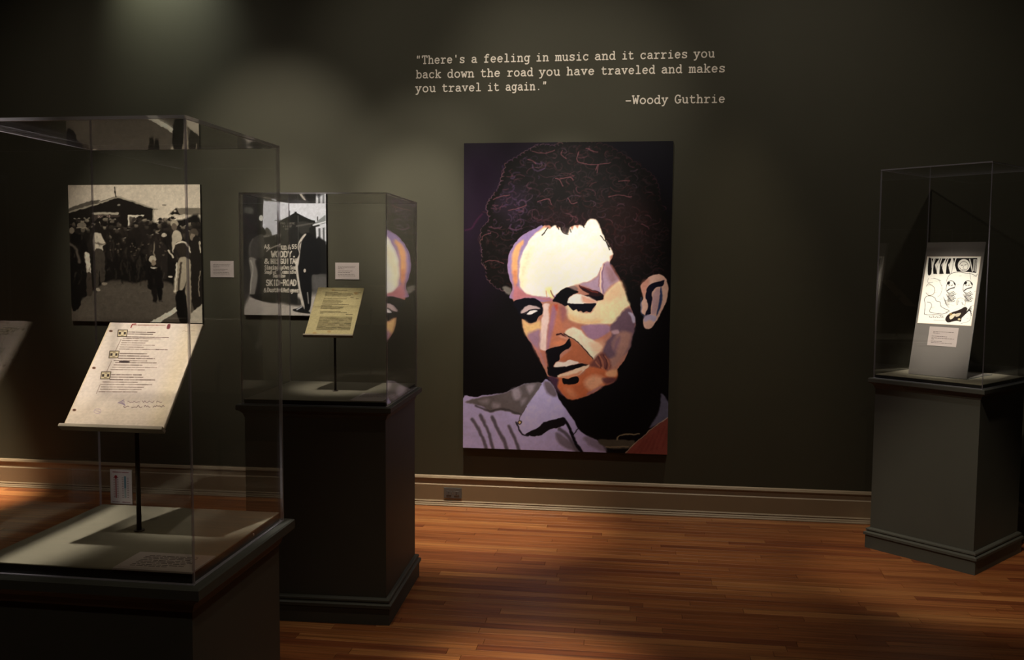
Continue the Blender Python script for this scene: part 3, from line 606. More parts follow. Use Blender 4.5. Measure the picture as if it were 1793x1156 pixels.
P.line([(1010, 1082), (1160, 1080)], 7, (128, 116, 96), 1.5, .8)
P.poly([(1376, 714), (1430, 790), (1430, 880), (1350, 925), (1300, 952), (1350, 860), (1372, 780)], (84, 84, 106), 3)
P.poly([(1425, 880), (1350, 930), (1250, 1020), (1138, 1125), (1120, 1160), (1430, 1160)], (112, 58, 52), 1.5, 1, False)
for k in range(6): P.line([(1200+k*36, 1125-k*8), (1260+k*34, 1040-k*24)], 10, (96, 42, 40), 4, .5, False)
P.line([(1418, 882), (1350, 926), (1250, 1016), (1140, 1120)], 5, (186, 160, 140), 1.2, .8, False)
P.noise(.035, 9, 4); P.noise(.03, 3, 5)
pp = empty('portrait_panel', (-.419, -.001, 1.375))
tag(pp, 'tall painted portrait of a man with dark curly hair looking down', 'painting')
box('panel_board', (-.657, -.030, -.981), (.657, 0, .981), M_BACKER, pp)
P.build('painted_face', 1.314, 1.962, pp, 1.0, -.0306)

# ------------------------------------------------------------------ photograph of a crowd
Q = Art([(124, 325), (353, 325), (356, 563), (129, 563)], 280, 284, (40, 34, 28))
Q.warp(.9, 5, 23); Q.space(4.281, 100, 310)
SK = (196, 184, 164)
Q.poly([(90, 50), (1110, 50), (1110, 420), (90, 420)], SK, 1, 1, False)
Q.poly([(90, 760), (1110, 760), (1110, 1110), (90, 1110)], (84, 77, 67), 30, 1, False)
for k in range(300):
    x, y = hr.uniform(100, 1090), hr.uniform(790, 1085); Q.disc((x, y), hr.uniform(4, 22), hr.uniform(2, 6), hr.choice([(100, 92, 80), (70, 64, 55), (92, 85, 74)]), 2, .35)
Q.poly([(95, 960), (300, 960), (300, 1100), (95, 1100)], (104, 96, 84), 20, .6)
Q.poly([(100, 262), (290, 205), (470, 148), (765, 245), (742, 252), (742, 420), (100, 420)], (26, 22, 18), 1.2, 1, False)
Q.poly([(100, 240), (280, 178), (350, 178), (290, 215), (100, 268)], (84, 78, 68), 1.5, 1, False)
Q.line([(104, 268), (300, 212), (480, 152), (768, 248)], 11, (150, 142, 124), 1.2, 1, False)
Q.line([(455, 84), (462, 150)], 10, (44, 38, 32), 1, 1, False); Q.disc((482, 215), 12, 8, (130, 124, 110), 1.2)
Q.poly([(742, 330), (1090, 300), (1090, 345), (742, 360)], (206, 196, 174), 3, 1, False)
Q.poly([(850, 285), (905, 236), (1090, 234), (1090, 286)], (110, 102, 88), 1.2, 1, False)
Q.poly([(862, 283), (906, 238), (942, 284)], (26, 22, 18), 1, 1, False); Q.disc((898, 258), 9, 8, (170, 160, 140))
Q.line([(850, 288), (1090, 288)], 8, (176, 166, 146), 1, 1, False)
Q.line([(812, 215), (830, 215)], 10, (120, 112, 98)); Q.line([(740, 250), (742, 340)], 10, (150, 142, 124), 1, 1, False)
Q.line([(292, 276), (478, 276)], 18, (160, 152, 134), 1.2, 1, False)
Q.poly([(290, 286), (478, 286), (478, 300), (418, 310), (330, 308), (300, 340)], (60, 52, 46), 1.5)
Q.poly([(330, 288), (416, 288), (416, 308), (330, 308)], (150, 132, 118), 1, 1, False)
Q.text('OFFICE', 336, 410, 305, 1.5, 3, (40, 30, 28), 1, CAPS)
Q.line([(398, 310), (398, 380)], 8, (110, 100, 88), 1, 1, False); Q.line([(340, 340), (360, 390), (395, 395)], 7, (150, 142, 124))
Q.poly([(552, 286), (672, 286), (672, 380), (552, 380)], (206, 196, 176), 1, 1, False)
Q.poly([(564, 300), (606, 300), (606, 370), (564, 370)], (90, 82, 72), 1, 1, False); Q.poly([(618, 300), (660, 300), (660, 370), (618, 370)], (90, 82, 72), 1, 1, False)
Q.poly([(100, 380), (250, 360), (420, 380), (560, 370), (700, 345), (820, 345), (960, 320), (1090, 330), (1090, 960), (1000, 900), (880, 800), (800, 770), (690, 768), (600, 790), (480, 770), (390, 780), (290, 850), (120, 970), (100, 900)], (20, 17, 14), 4)
for k in range(95):
    x, y = hr.uniform(110, 1080), hr.uniform(320, 440)+hr.choice((0, 0, 40))
    c = hr.choice([(96, 88, 76), (70, 62, 54), (124, 114, 98), (44, 38, 34), (150, 140, 120)])
    Q.disc((x, y), hr.uniform(11, 17), hr.uniform(14, 20), c, 1.6, .8)
    if hr.random() < .7: Q.line([(x-22, y-14), (x+22, y-14)], 7, hr.choice([(20, 17, 14), (60, 54, 46), (150, 142, 126)]), 1.2, .9, False); Q.disc((x, y-20), 13, 9, (24, 20, 17), 1.4)
    Q.poly([(x-30, y+24), (x+30, y+24), (x+34, y+150), (x-32, y+150)], hr.choice([(26, 22, 18), (34, 29, 25), (18, 15, 12), (44, 38, 32)]), 4, .7)
for k in range(60):
    x, y = hr.uniform(380, 880), hr.uniform(450, 760); Q.line([(x, y), (x+hr.uniform(-12, 12), y+hr.uniform(30, 80))], hr.uniform(5, 14), hr.choice([(44, 38, 32), (56, 50, 42), (10, 9, 7)]), 2.5, .6)
def figure(pts, col, f=1.5): Q.poly(pts, col, f)
figure([(120, 450), (180, 430), (230, 470), (250, 560), (270, 720), (250, 880), (180, 890), (140, 780)], (16, 13, 11))
Q.disc((205, 365), 36, 20, (112, 104, 90)); Q.disc((212, 395), 18, 22, (90, 82, 70)); Q.line([(168, 382), (242, 382)], 9, (134, 124, 106), 1.2, 1, False)
figure([(222, 572), (258, 572), (268, 660), (272, 722), (244, 728), (232, 650)], (206, 196, 176))
figure([(240, 728), (272, 726), (280, 870), (240, 880)], (62, 54, 46)); Q.disc((130, 405), 20, 24, (120, 110, 94)); Q.line([(112, 500), (160, 540), (185, 640)], 20, (84, 76, 66), 3)
figure([(118, 650), (165, 660), (190, 900), (180, 980), (125, 985)], (14, 12, 10))
figure([(292, 430), (338, 420), (362, 455), (384, 500), (362, 520), (362, 560), (300, 565)], (186, 176, 156)); Q.disc((326, 375), 24, 34, (28, 24, 20)); Q.line([(300, 490), (350, 505), (380, 500)], 9, (110, 100, 86), 1.5)
figure([(298, 560), (366, 556), (378, 660), (372, 780), (345, 790), (335, 700), (325, 850), (300, 845)], (62, 56, 48)); Q.disc((322, 845), 16, 12, (160, 150, 132)); Q.disc((372, 800), 20, 11, (140, 130, 112))
figure([(730, 500), (790, 480), (835, 520), (845, 620), (830, 760), (770, 700)], (34, 29, 25)); Q.disc((795, 450), 28, 30, (30, 24, 20)); Q.disc((818, 435), 20, 14, (176, 166, 148)); Q.line([(745, 500), (740, 560), (750, 590)], 10, (120, 110, 94), 1.5)
Q.disc((732, 615), 27, 30, (170, 160, 140)); Q.disc((742, 640), 18, 22, (130, 116, 98)); Q.line([(722, 678), (765, 678)], 12, (200, 190, 172), 1.2, 1, False)
figure([(700, 680), (740, 688), (775, 668), (800, 700), (810, 800), (800, 830), (704, 835), (692, 780)], (16, 13, 11), 2)
figure([(722, 830), (760, 830), (762, 925), (738, 930), (730, 890)], (22, 18, 15), 2); figure([(762, 830), (800, 826), (796, 915), (778, 925), (768, 880)], (14, 12, 10), 2); Q.line([(735, 932), (762, 936)], 8, (60, 54, 46), 1.5); Q.line([(778, 922), (802, 924)], 8, (54, 48, 42), 1.5)
for k in range(160):
    x, y = hr.uniform(110, 1080), hr.uniform(400, 780)
    Q.line([(x, y), (x+hr.uniform(-14, 14), y+hr.uniform(6, 36))], hr.uniform(3, 9), hr.choice([(70, 62, 52), (50, 44, 38), (12, 10, 8), (90, 82, 70), (34, 30, 26)]), 2.2, hr.uniform(.2, .6))
for k in range(30):
    x, y = hr.uniform(400, 880), hr.uniform(470, 600); Q.disc((x, y), hr.uniform(4, 8), hr.uniform(3, 6), (120, 108, 92), 1.5, .6)
figure([(845, 740), (870, 735), (880, 745), (850, 750)], (200, 190, 172)); Q.line([(850, 550), (885, 600)], 12, (180, 170, 150))
figure([(880, 420), (930, 400), (950, 470), (900, 520), (880, 560)], (166, 156, 136)); Q.disc((895, 350), 30, 26, (150, 140, 120)); Q.disc((895, 375), 20, 26, (90, 80, 68))
figure([(900, 500), (950, 480), (1000, 510), (1020, 580), (980, 600), (930, 580)], (40, 34, 28)); Q.line([(905, 500), (945, 484), (985, 500), (1010, 560)], 12, (196, 186, 166), 1.5)
figure([(930, 605), (985, 600), (1020, 640), (1025, 740), (985, 760), (950, 850), (890, 860), (895, 740)], (150, 140, 120)); Q.line([(945, 640), (930, 740), (925, 840)], 14, (60, 52, 44), 1.5); Q.line([(910, 640), (905, 740), (900, 850)], 9, (210, 200, 180), 1.5)
figure([(985, 740), (1012, 750), (1022, 860), (1010, 980), (1022, 1060), (985, 1075), (960, 960)], (140, 130, 112)); figure([(905, 860), (965, 850), (985, 960), (990, 1080), (930, 1075), (905, 980)], (14, 12, 10))
Q.disc((1045, 320), 28, 22, (18, 15, 12)); Q.disc((1035, 420), 36, 34, (70, 62, 52)); Q.disc((1030, 450), 22, 26, (120, 108, 92)); figure([(1030, 655), (1065, 700), (1050, 725), (1015, 718)], (196, 186, 168))
figure([(1020, 500), (1085, 480), (1090, 940), (1025, 950)], (28, 24, 20)); Q.line([(1078, 480), (1086, 560)], 10, (170, 160, 140)); Q.line([(1084, 700), (1070, 800), (1076, 880)], 8, (130, 120, 104))
Q.poly([(692, 1095), (905, 966), (908, 1000), (770, 1095)], (214, 204, 184), 1.2, 1, False)
Q.poly([(1000, 1095), (1015, 1010), (1098, 940), (1100, 1095)], (196, 186, 166), 1.5, 1, False)
Q.noise(.05, 2, 7); Q.noise(.05, 6, 17)
ph = empty('crowd_photograph', (-3.335, -.001, 1.642)); tag(ph, 'large black and white photograph of a crowd before a wooden office building', 'photograph')
box('panel_board', (-.4735, -.022, -.4625), (.4735, 0, .4625), M_BACKER, ph); Q.build('print', .947, .925, ph, 1.5, -.0226)

# ------------------------------------------------------------------ photograph of a painted sign
S = Art([(427, 341), (574, 341), (572, 553.5), (432, 551)], 250, 356, (44, 43, 41))
S.space(4.2818, 420, 330)
S.poly([(190, 60), (660, 60), (660, 420), (180, 420)], (206, 208, 216), 1, 1, False)
S.poly([(20, 30), (195, 30), (180, 200), (160, 330), (100, 420), (20, 620)], (34, 34, 32), 2, 1, False)
S.poly([(50, 140), (105, 150), (105, 190), (50, 180)], (90, 92, 84), 4, .8); S.disc((172, 222), 16, 22, (206, 208, 200))
S.poly([(190, 45), (590, 45), (650, 60), (650, 108), (300, 100), (195, 92)], (66, 64, 58), 3, 1, False)
for k in range(40): x, y = hr.uniform(200, 580), hr.uniform(48, 96); S.disc((x, y), hr.uniform(8, 26), hr.uniform(4, 12), hr.choice([(44, 44, 38), (96, 92, 84), (60, 58, 52)]), 3, .6)
S.poly([(588, 45), (652, 45), (652, 104), (588, 96)], (216, 218, 226), 1.5, 1, False); S.poly([(600, 45), (640, 45), (625, 62), (604, 60)], (30, 32, 30), 1.5)
S.poly([(310, 245), (370, 215), (432, 180), (500, 215), (572, 248), (640, 300), (640, 420), (310, 420)], (30, 30, 28), 1.2, 1, False)
S.poly([(424, 176), (440, 176), (440, 196), (424, 196)], (24, 24, 22), 1, 1, False); S.line([(386, 170), (386, 230)], 7, (50, 50, 46), 1, 1, False); S.line([(450, 205), (450, 420)], 4, (110, 110, 104), 1, .8, False)
S.line([(298, 185), (298, 420)], 7, (60, 58, 52), 1, 1, False); S.line([(278, 240), (320, 240)], 5, (60, 58, 52), 1, 1, False)
S.poly([(560, 272), (600, 240), (655, 198), (655, 262), (565, 282)], (132, 136, 136), 1.2, 1, False); S.line([(562, 276), (655, 250)], 9, (216, 218, 222), 1.2, 1, False); S.line([(595, 215), (595, 240)], 8, (60, 60, 56), 1, 1, False)
S.poly([(580, 290), (655, 270), (655, 410), (585, 400)], (206, 208, 214), 1.5, 1, False)
S.poly([(600, 300), (615, 298), (615, 370), (600, 372)], (90, 92, 94), 1.2, 1, False); S.poly([(632, 296), (646, 293), (646, 400), (632, 400)], (100, 102, 104), 1.2, 1, False)
S.poly([(195, 330), (215, 292), (250, 330), (250, 400), (195, 400)], (74, 72, 66), 2); S.poly([(100, 600), (660, 600), (660, 740), (100, 740)], (70, 69, 66), 10, 1, False)
S.poly([(560, 400), (600, 360), (655, 400), (655, 640), (560, 640)], (26, 26, 26), 3, 1, False)
S.poly([(30, 780), (660, 780), (660, 960), (30, 960)], (190, 182, 172), 6, 1, False); S.poly([(30, 590), (120, 590), (90, 800), (40, 900), (30, 900)], (52, 50, 47), 6, .9, False)
S.poly([(550, 650), (660, 650), (660, 800), (545, 800)], (96, 94, 92), 8, .9, False)
S.poly([(90, 800), (200, 770), (450, 820), (455, 880), (300, 856), (160, 830)], (58, 55, 52), 5, 1)
S.poly([(192, 370), (300, 340), (300, 250), (440, 250), (450, 330), (440, 868), (190, 812)], (37, 36, 34), 2, 1, False)
S.line([(300, 250), (300, 860)], 4, (60, 58, 54), 1, .6, False)
CH = (206, 198, 182)
for w, x0, x1, b, u, wd in (('FROM HERE', 318, 424, 268, 1.3, 3), ('AND WEST', 336, 402, 290, 1.3, 3), ('GO', 352, 376, 308, 1.2, 3), ('BACK', 196, 236, 362, 1.5, 3), ('STOP', 275, 322, 358, 1.5, 3)):
    S.text(w, x0, x1, b, u, wd, (120, 116, 106), .8, CAPS)
for w, x0, x1, b, u, wd, g in (('A&', 196, 238, 452, 3.6, 6, CAPS), ('Fun', 300, 362, 455, 4.2, 6, None), ('&', 372, 392, 455, 3.6, 6, CAPS), ('55', 402, 438, 450, 3.2, 6, CAPS), ('WOODY.', 250, 430, 512, 4.6, 10, CAPS), ('&', 196, 230, 562, 3.9, 8, CAPS), ('HIS', 246, 306, 562, 3.9, 8, CAPS), ('GUITAR', 316, 448, 562, 3.9, 8, CAPS),
                              ('Singing', 200, 300, 604, 3.2, 5, None), ('his', 306, 334, 604, 3.0, 5, None), ('Own', 338, 386, 604, 3.0, 5, None), ('Songs', 390, 460, 604, 3.0, 5, None),
                              ('Songs', 198, 256, 636, 2.8, 4.5, None), ('of', 264, 286, 636, 2.6, 4.5, None), ('Common', 316, 398, 636, 2.8, 4.5, None), ('Ba', 402, 430, 636, 2.6, 4.5, None), ('Sunshine', 262, 352, 664, 2.6, 4.5, None),
                              ('SKID-ROAD', 212, 432, 726, 4.6, 9, CAPS), ('&', 192, 212, 776, 3.2, 6, CAPS), ('Dust', 220, 284, 774, 3.4, 6, None), ('Bowl', 290, 332, 774, 3.2, 6, None), ('Refugees', 338, 448, 776, 3.2, 6, None)):
    S.text(w, x0, x1, b, u, wd, CH, .92, g)
S.line([(214, 470), (240, 450), (300, 425), (318, 432)], 9, (170, 162, 148), 1.5, .8); S.line([(150, 740), (180, 775)], 22, (150, 140, 134), 4, .6)
S.poly([(130, 330), (145, 296), (180, 286), (206, 318), (205, 346), (170, 352)], (22, 22, 20), 1.5)
S.poly([(150, 350), (190, 350), (196, 440), (190, 520), (150, 540), (84, 520), (80, 440), (96, 390)], (62, 60, 56), 2); S.line([(110, 380), (88, 430), (90, 500)], 12, (92, 90, 84), 2, .7)
S.poly([(82, 520), (150, 540), (160, 640), (136, 760), (120, 800), (88, 798), (98, 650)], (134, 130, 122), 2.5); S.poly([(130, 540), (190, 540), (190, 780), (130, 800), (150, 650)], (40, 39, 37), 3); S.line([(95, 540), (112, 600), (98, 700), (96, 780)], 10, (176, 172, 162), 2)
S.poly([(90, 795), (190, 800), (290, 850), (240, 856), (140, 830)], (30, 29, 27), 2.5)
S.poly([(444, 262), (470, 248), (512, 250), (540, 262), (548, 285), (530, 300), (530, 335), (490, 345), (460, 330), (455, 300)], (52, 51, 48), 1.8); S.line([(440, 282), (560, 262)], 12, (92, 90, 84), 1.5, .8); S.line([(540, 240), (572, 246)], 9, (30, 30, 28))
S.poly([(486, 345), (540, 338), (590, 390), (612, 450), (606, 630), (548, 650), (545, 760), (530, 905), (490, 905), (470, 800), (450, 650), (436, 560), (445, 450)], (22, 22, 23), 1.8)
S.poly([(492, 345), (510, 344), (478, 390), (468, 440), (452, 560), (446, 600), (462, 740), (492, 885), (474, 890), (446, 730), (428, 600), (432, 540), (456, 490), (444, 440), (458, 390)], (196, 188, 176), 1.8); S.line([(470, 400), (455, 430), (462, 470)], 7, (90, 86, 80), 1.5)
S.disc((495, 615), 9, 14, (196, 186, 172)); S.line([(514, 780), (520, 860)], 8, (150, 146, 140), 1.5); S.poly([(408, 905), (440, 898), (475, 880), (490, 905), (520, 920), (530, 938), (470, 932), (415, 920)], (26, 26, 26), 1.5); S.line([(436, 908), (472, 886)], 9, (186, 186, 190), 1.5)
S.noise(.05, 2, 8); S.noise(.04, 6, 18)
p2 = empty('sign_photograph', (-2.2785, -.001, 1.6385)); tag(p2, 'black and white photograph of two men beside a hand-painted sign board', 'photograph')
box('panel_board', (-.2855, -.022, -.3985), (.2855, 0, .3985), M_BACKER, p2); S.build('print', .571, .797, p2, 1.0, -.0226)

# ------------------------------------------------------------------ small text cards
def caption_card(name, W, Hh, rows, label, loc, rot=(0, 0, 0), parent=None, seed=1, th=.0035, cardmat=None, flat=False):
    """card in XZ facing -Y (or lying flat) with rows of small type"""
    o = box(name, (-W/2, -th, -Hh/2), (W/2, 0, Hh/2), cardmat or M_CARD, parent, .0006)
    if label: tag(o, label, 'label')
    o.location = loc; o.rotation_euler = rot
    r = random.Random(seed); vs, fs = [], []
    for z, xa, xb in rows:
        x = xa
        while x < xb-.004:
            w = min(r.uniform(.006, .018), xb-x); h = .0011
            n = len(vs); vs += [(x, -th-.0003, z-h), (x+w, -th-.0003, z-h), (x+w, -th-.0003, z+h), (x, -th-.0003, z+h), (x, -th, z-h), (x+w, -th, z-h), (x+w, -th, z+h), (x, -th, z+h)]
            fs += [(n, n+1, n+2, n+3), (n, n+4, n+5, n+1), (n+1, n+5, n+6, n+2), (n+2, n+6, n+7, n+3), (n+3, n+7, n+4, n)]; x += w+.0028
    me = bpy.data.meshes.new('caption_text'); me.from_pydata(vs, [], fs); me.update(); link('caption_text', me, M_INK, o)
    return o
rows_a = [(.030, -.062, .058), (.022, -.062, .050), (.014, -.062, -.02), (.0, -.062, .04), (-.010, -.062, .020), (-.022, -.062, .048), (-.032, -.062, .060)]
caption_card('wall_label', .164, .109, rows_a, 'small pale text card on the wall right of the crowd photograph', (-2.725, -.001, 1.5430), seed=2)
caption_card('wall_label', .162, .110, rows_a, 'small pale text card on the wall right of the painted sign photograph', (-1.8585, -.001, 1.5375), seed=3)

# ------------------------------------------------------------------ display cases
ZCAP, DH = .9698, .0222
def pedestal(cx, cy, yw, W, D, label):
    r = empty('pedestal', (cx, cy, 0), yw); tag(r, label, 'pedestal', 'display pedestals')
    rect_loft('body', W, D, [(.10, -.010), (.93, -.010)], M_PED, r)
    rect_loft('base_moulding', W, D, [(0, .0087), (.074, .0087), (.077, .0165), (.090, .0165), (.094, .011), (.097, .004), (.101, .0035), (.104, .008), (.111, .007), (.115, .001), (.118, -.0095)], M_PED, r)
    rect_loft('cap', W, D, [(.912, -.0095), (.918, -.006), (.930, -.002), (.940, .008), (.945, .018), (.948, .020), (.967, .020), (ZCAP, .017)], M_PED, r)
    rect_loft('deck_riser', W, D, [(ZCAP, -.0085), (ZCAP+DH-.003, -.0085)], M_DECKSIDE, r)
    rect_loft('deck', W, D, [(ZCAP+DH-.003, -.0085), (ZCAP+DH-.001, -.0085), (ZCAP+DH, -.0095)], M_DECK, r)
    for f in (-1, 1): tube('screw', (f*(W/2-.0088), f*D*.15, ZCAP+.013), (f*(W/2-.0068), f*D*.15, ZCAP+.013), .0028, M_SCREW, r, 10)
    return r
def pane(name, mn, mx, thin, parent):
    o = box(name, mn, mx, None, parent)
    o.data.materials.append(M_GLASS); o.data.materials.append(M_EDGE)
    for p in o.data.polygons:
        if abs(p.normal[thin]) < .5: p.material_index = 1
    return o
def bonnet(cx, cy, yw, W, D, zt, label):
    r = empty('acrylic_cover', (cx, cy, ZCAP), yw); tag(r, label, 'display cover', 'clear acrylic covers')
    t, g, h = .0060, .0002, zt-ZCAP
    for s in (-1, 1):
        a, b = sorted((s*D/2, s*(D/2-t))); pane('side_pane', (-W/2, a, .0022), (W/2, b, h-t-g), 1, r)
        a, b = sorted((s*W/2, s*(W/2-t))); pane('side_pane', (a, -D/2+t+g, .0022), (b, D/2-t-g, h-t-g), 0, r)
    for s in (-1, 1):  # added pale strips imitate the bright refracted line under the panes
        a, b = sorted((s*D/2, s*(D/2-t))); box('edge_glint', (-W/2, a, .0002), (W/2, b, .0020), M_GLINT, r)
        a, b = sorted((s*W/2, s*(W/2-t))); box('edge_glint', (a, -D/2+t+g, .0002), (b, D/2-t-g, .0020), M_GLINT, r)
    pane('top_pane', (-W/2, -D/2, h-t), (W/2, D/2, h), 2, r)
    return r
CASES = {'F': (-.83331, -4.13413, -.005429, .47887, .45133, 1.871), 'M': (-1.04407, -1.97699, .030972, .65543, .62926, 1.895), 'R': (1.78336, -.89427, -.734922, .5863, .5863, 2.126)}
LAB = {'F': ('dark pedestal nearest the camera at the left edge, base out of frame', 'clear acrylic cover over the handwritten page at the left edge'),
       'M': ('dark pedestal standing between the nearest case and the portrait', 'clear acrylic cover over the yellow typed page in the middle case'),
       'R': ('dark grey pedestal turned cornerwise in the right corner', 'tall clear acrylic cover over the ink drawing in the right corner')}
for k, (fx, fy, yw, W, D, zt) in CASES.items():
    cx = fx+math.cos(yw)*(-W/2)-math.sin(yw)*D/2; cy = fy+math.sin(yw)*(-W/2)+math.cos(yw)*D/2
    pedestal(cx, cy, yw, W, D, LAB[k][0]); bonnet(cx, cy, yw, W, D, zt, LAB[k][1])
ZD = ZCAP+DH

def page_stand(px, py, cx, cy, cz, yw, e, W, L, label, rod):
    """rod with a tilted board and a lower lip; returns the board frame matrix"""
    r = empty('page_stand', (px, py, ZD)); tag(r, label, 'display stand')
    M = Matrix.Translation((cx-px, cy-py, cz-ZD)) @ Matrix.Rotation(yw, 4, 'Z') @ Matrix.Rotation(e-math.pi/2, 4, 'X')
    # board local: X across, Z up along the board, -Y the face
    b = box('board', (-W/2-.001, .0012, -L/2-.004), (W/2+.001, .0062, L/2), M_LIP, r); b.matrix_local = M
    l = box('lip', (-W/2-.004, -.012, -L/2-.012), (W/2+.004, .0062, -L/2-.004), M_LIP, r, .0015); l.matrix_local = M
    top = M @ Vector((0, .0062, -.01))
    tube('rod', (0, 0, 0), (top.x*0, 0, (M @ Vector((0, .008, -L*.12))).z), rod, M_ROD, r)
    n = M @ Vector((0, .010, -L*.10)); tube('clamp', (0, 0, n.z-.02), (n.x, n.y-.004, n.z+.004), rod*1.5, M_ROD, r, 16)
    fp = tube('foot_disc', (0, 0, 0), (0, 0, .0025), rod*2.2, M_ROD, r, 24)
    return Matrix.Translation((px, py, ZD)) @ M

# page in the nearest case
W1, L1 = .2284, .2750
MF = page_stand(-1.0908, -3.8830, -1.0908, -3.8821, 1.3506, -.004, .852, W1, L1, 'brown rod with a tilted board holding the handwritten page in the nearest case', .0052)
T = Art([(193, 565), (356, 568), (287, 750), (113, 741)], 340, 410, (212, 196, 182))
T.space(3.6133, 80, 540)
T.poly([(400, 80), (1010, 80), (960, 260), (380, 220)], (220, 206, 190), 30, .6); T.poly([(160, 600), (760, 640), (740, 770), (110, 740)], (220, 200, 176), 30, .7)
T.poly([(900, 100), (1000, 100), (800, 650), (730, 760), (660, 740)], (218, 198, 160), 25, .6)
for k in range(70):
    y = 110+k*9.2; x0 = 400-(y-90)*.43; T.line([(x0, y), (x0+600, y+8)], 1.6, (176, 156, 140), 1, .28, False)
TX = (58, 36, 32); tr = random.Random(4)
for g in ([(520, 155, 695), (520, 168, 680), (510, 187, 780), (490, 197, 730), (485, 212, 650), (480, 226, 630), (475, 240, 690), (470, 254, 620), (465, 268, 770)],
          [(470, 297, 640), (465, 312, 650), (460, 328, 690), (430, 342, 640), (440, 355, 700), (430, 370, 610), (420, 385, 700), (410, 400, 625)],
          [(415, 432, 605), (410, 447, 615), (405, 463, 690), (360, 477, 580), (350, 492, 670), (350, 508, 620), (345, 522, 605), (335, 537, 580)]):
    for i, (a, y, b) in enumerate(g): T.words(a, b, y, 7.6 if i < 3 else 5.8, TX, tr, .02, .95 if i < 3 else .8, wmax=6)
T.poly([(470, 345), (526, 347), (524, 357), (468, 355)], (40, 22, 22), 1)
for (x, y) in ((488, 163), (432, 303), (379, 436)):
    qd = [(x-28, y-22), (x+32, y-22), (x+24, y+22), (x-34, y+22)]
    T.poly(qd, (206, 186, 138), 1, .7, False); T.line(qd+[qd[0]], 4.5, (50, 36, 24), 1, 1, False)
    for sx in (-18, 14): T.poly([(x+sx-6, y-8), (x+sx+8, y-8), (x+sx+6, y+8), (x+sx-8, y+8)], (44, 30, 24), 1, 1, False)
    T.line([(x-6, y-14), (x+8, y-14)], 3, (60, 44, 30), 1); T.line([(x-10, y+14), (x+4, y+14)], 3, (60, 44, 30), 1)
for a, b in (((476, 205), (440, 280)), ((415, 345), (385, 410)), ((345, 490), (320, 548))): T.line([a, b], 2.5, (90, 66, 58), 1, .8, False)
T.line([(574, 100), (552, 102), (542, 124)], 6, (130, 34, 36), 1, 1, False); T.words(556, 765, 108, 7, (120, 60, 48), tr, .01, .9); T.poly([(778, 103), (794, 104), (788, 132), (770, 132)], (110, 40, 44), 1)
for h in ((412, 148), (302, 388), (182, 645)): T.disc(h, 12, 7, (112, 70, 44), 1.5); T.disc(h, 7, 4, (56, 32, 22), 1)
for k in range(5): T.line([(458+k*9, 608+k*2), (496+k*2, 590+k*9)], 3.5, (96, 76, 116), 1, .8, False)
def scribble(x0, x1, y, h, col, w, rs):
    x = x0; pts = []
    while x < x1: pts.append((x, y+(x-x0)*.02+rs.uniform(-h, h))); x += rs.uniform(5, 9)
    T.line(pts, w, col, .8, .85)
scribble(520, 600, 600, 6, (84, 56, 66), 2.5, tr); scribble(612, 690, 603, 6, (84, 56, 66), 2.5, tr); scribble(700, 738, 605, 5, (84, 56, 66), 2.5, tr)
for a, b in ((495, 530), (545, 612), (625, 665), (680, 752)): scribble(a, b, 631, 7, (70, 46, 52), 3, tr)
T.line(arc(330, 655, 22, 14, 0, 360, 12), 2.5, (150, 124, 156), 1, .7); T.line([(315, 650), (345, 660)], 2.5, (150, 124, 156), 1, .7); scribble(870, 945, 148, 5, (150, 128, 112), 2, tr)
T.line([(410, 92), (120, 720)], 10, (206, 176, 126), 3, .6, False)
T.noise(.04, 6, 3)
t1 = T.build('typed_page', W1, L1, None, .92); t1.matrix_world = MF @ Matrix.Translation((0, -.0004, 0))
tag(t1, 'large cream notebook page with boxed capital letters in the nearest case', 'document')
# page in the middle case
W2, L2 = .2246, .2925
MM = page_stand(-1.3750, -1.6860, -1.3745, -1.6850, 1.3699, .030, .799, W2, L2, 'thin brown rod with a tilted board holding the yellow page in the middle case', .0060)
U = Art([(558, 503), (637, 505), (618, 588), (533, 585)], 220, 286, (206, 188, 134))
U.space(4.2818, 420, 330)
U.poly([(580, 740), (940, 745), (860, 1110), (480, 1100)], (214, 198, 146), 20, .7); ur = random.Random(6); TU = (46, 38, 20)
for a, y, b in ((695, 764, 805), (645, 778, 735), (645, 785, 840), (642, 792, 850), (640, 799, 830), (640, 806, 800), (632, 826, 800), (628, 838, 760), (626, 845, 770), (622, 853, 760), (620, 861, 740), (618, 870, 815), (612, 882, 690), (610, 889, 780), (608, 896, 770), (606, 903, 750), (604, 924, 755), (604, 931, 800), (600, 938, 625), (795, 950, 845), (855, 785, 905), (860, 795, 890), (830, 822, 850), (870, 832, 890)):
    U.words(a, b, y, 4.4, TU, ur, .035, .95)
for k in range(13):
    y = 966+k*7.6; U.words(600-k*2.2, 842-k*1.2, y, 5.6, TU, ur, .03, .95, .25)
for c, r_ in (((870, 790), 14), ((670, 1075), 12), ((560, 1085), 16), ((700, 760), 10)): U.disc(c, r_, r_*.6, (184, 132, 70), 3, .5)
U.noise(.05, 5, 9)
t2 = U.build('typed_page', W2, L2, None, .85); t2.matrix_world = MM @ Matrix.Translation((0, -.0004, 0))
tag(t2, 'yellowed typewritten page with dense lines of type in the middle case', 'document')
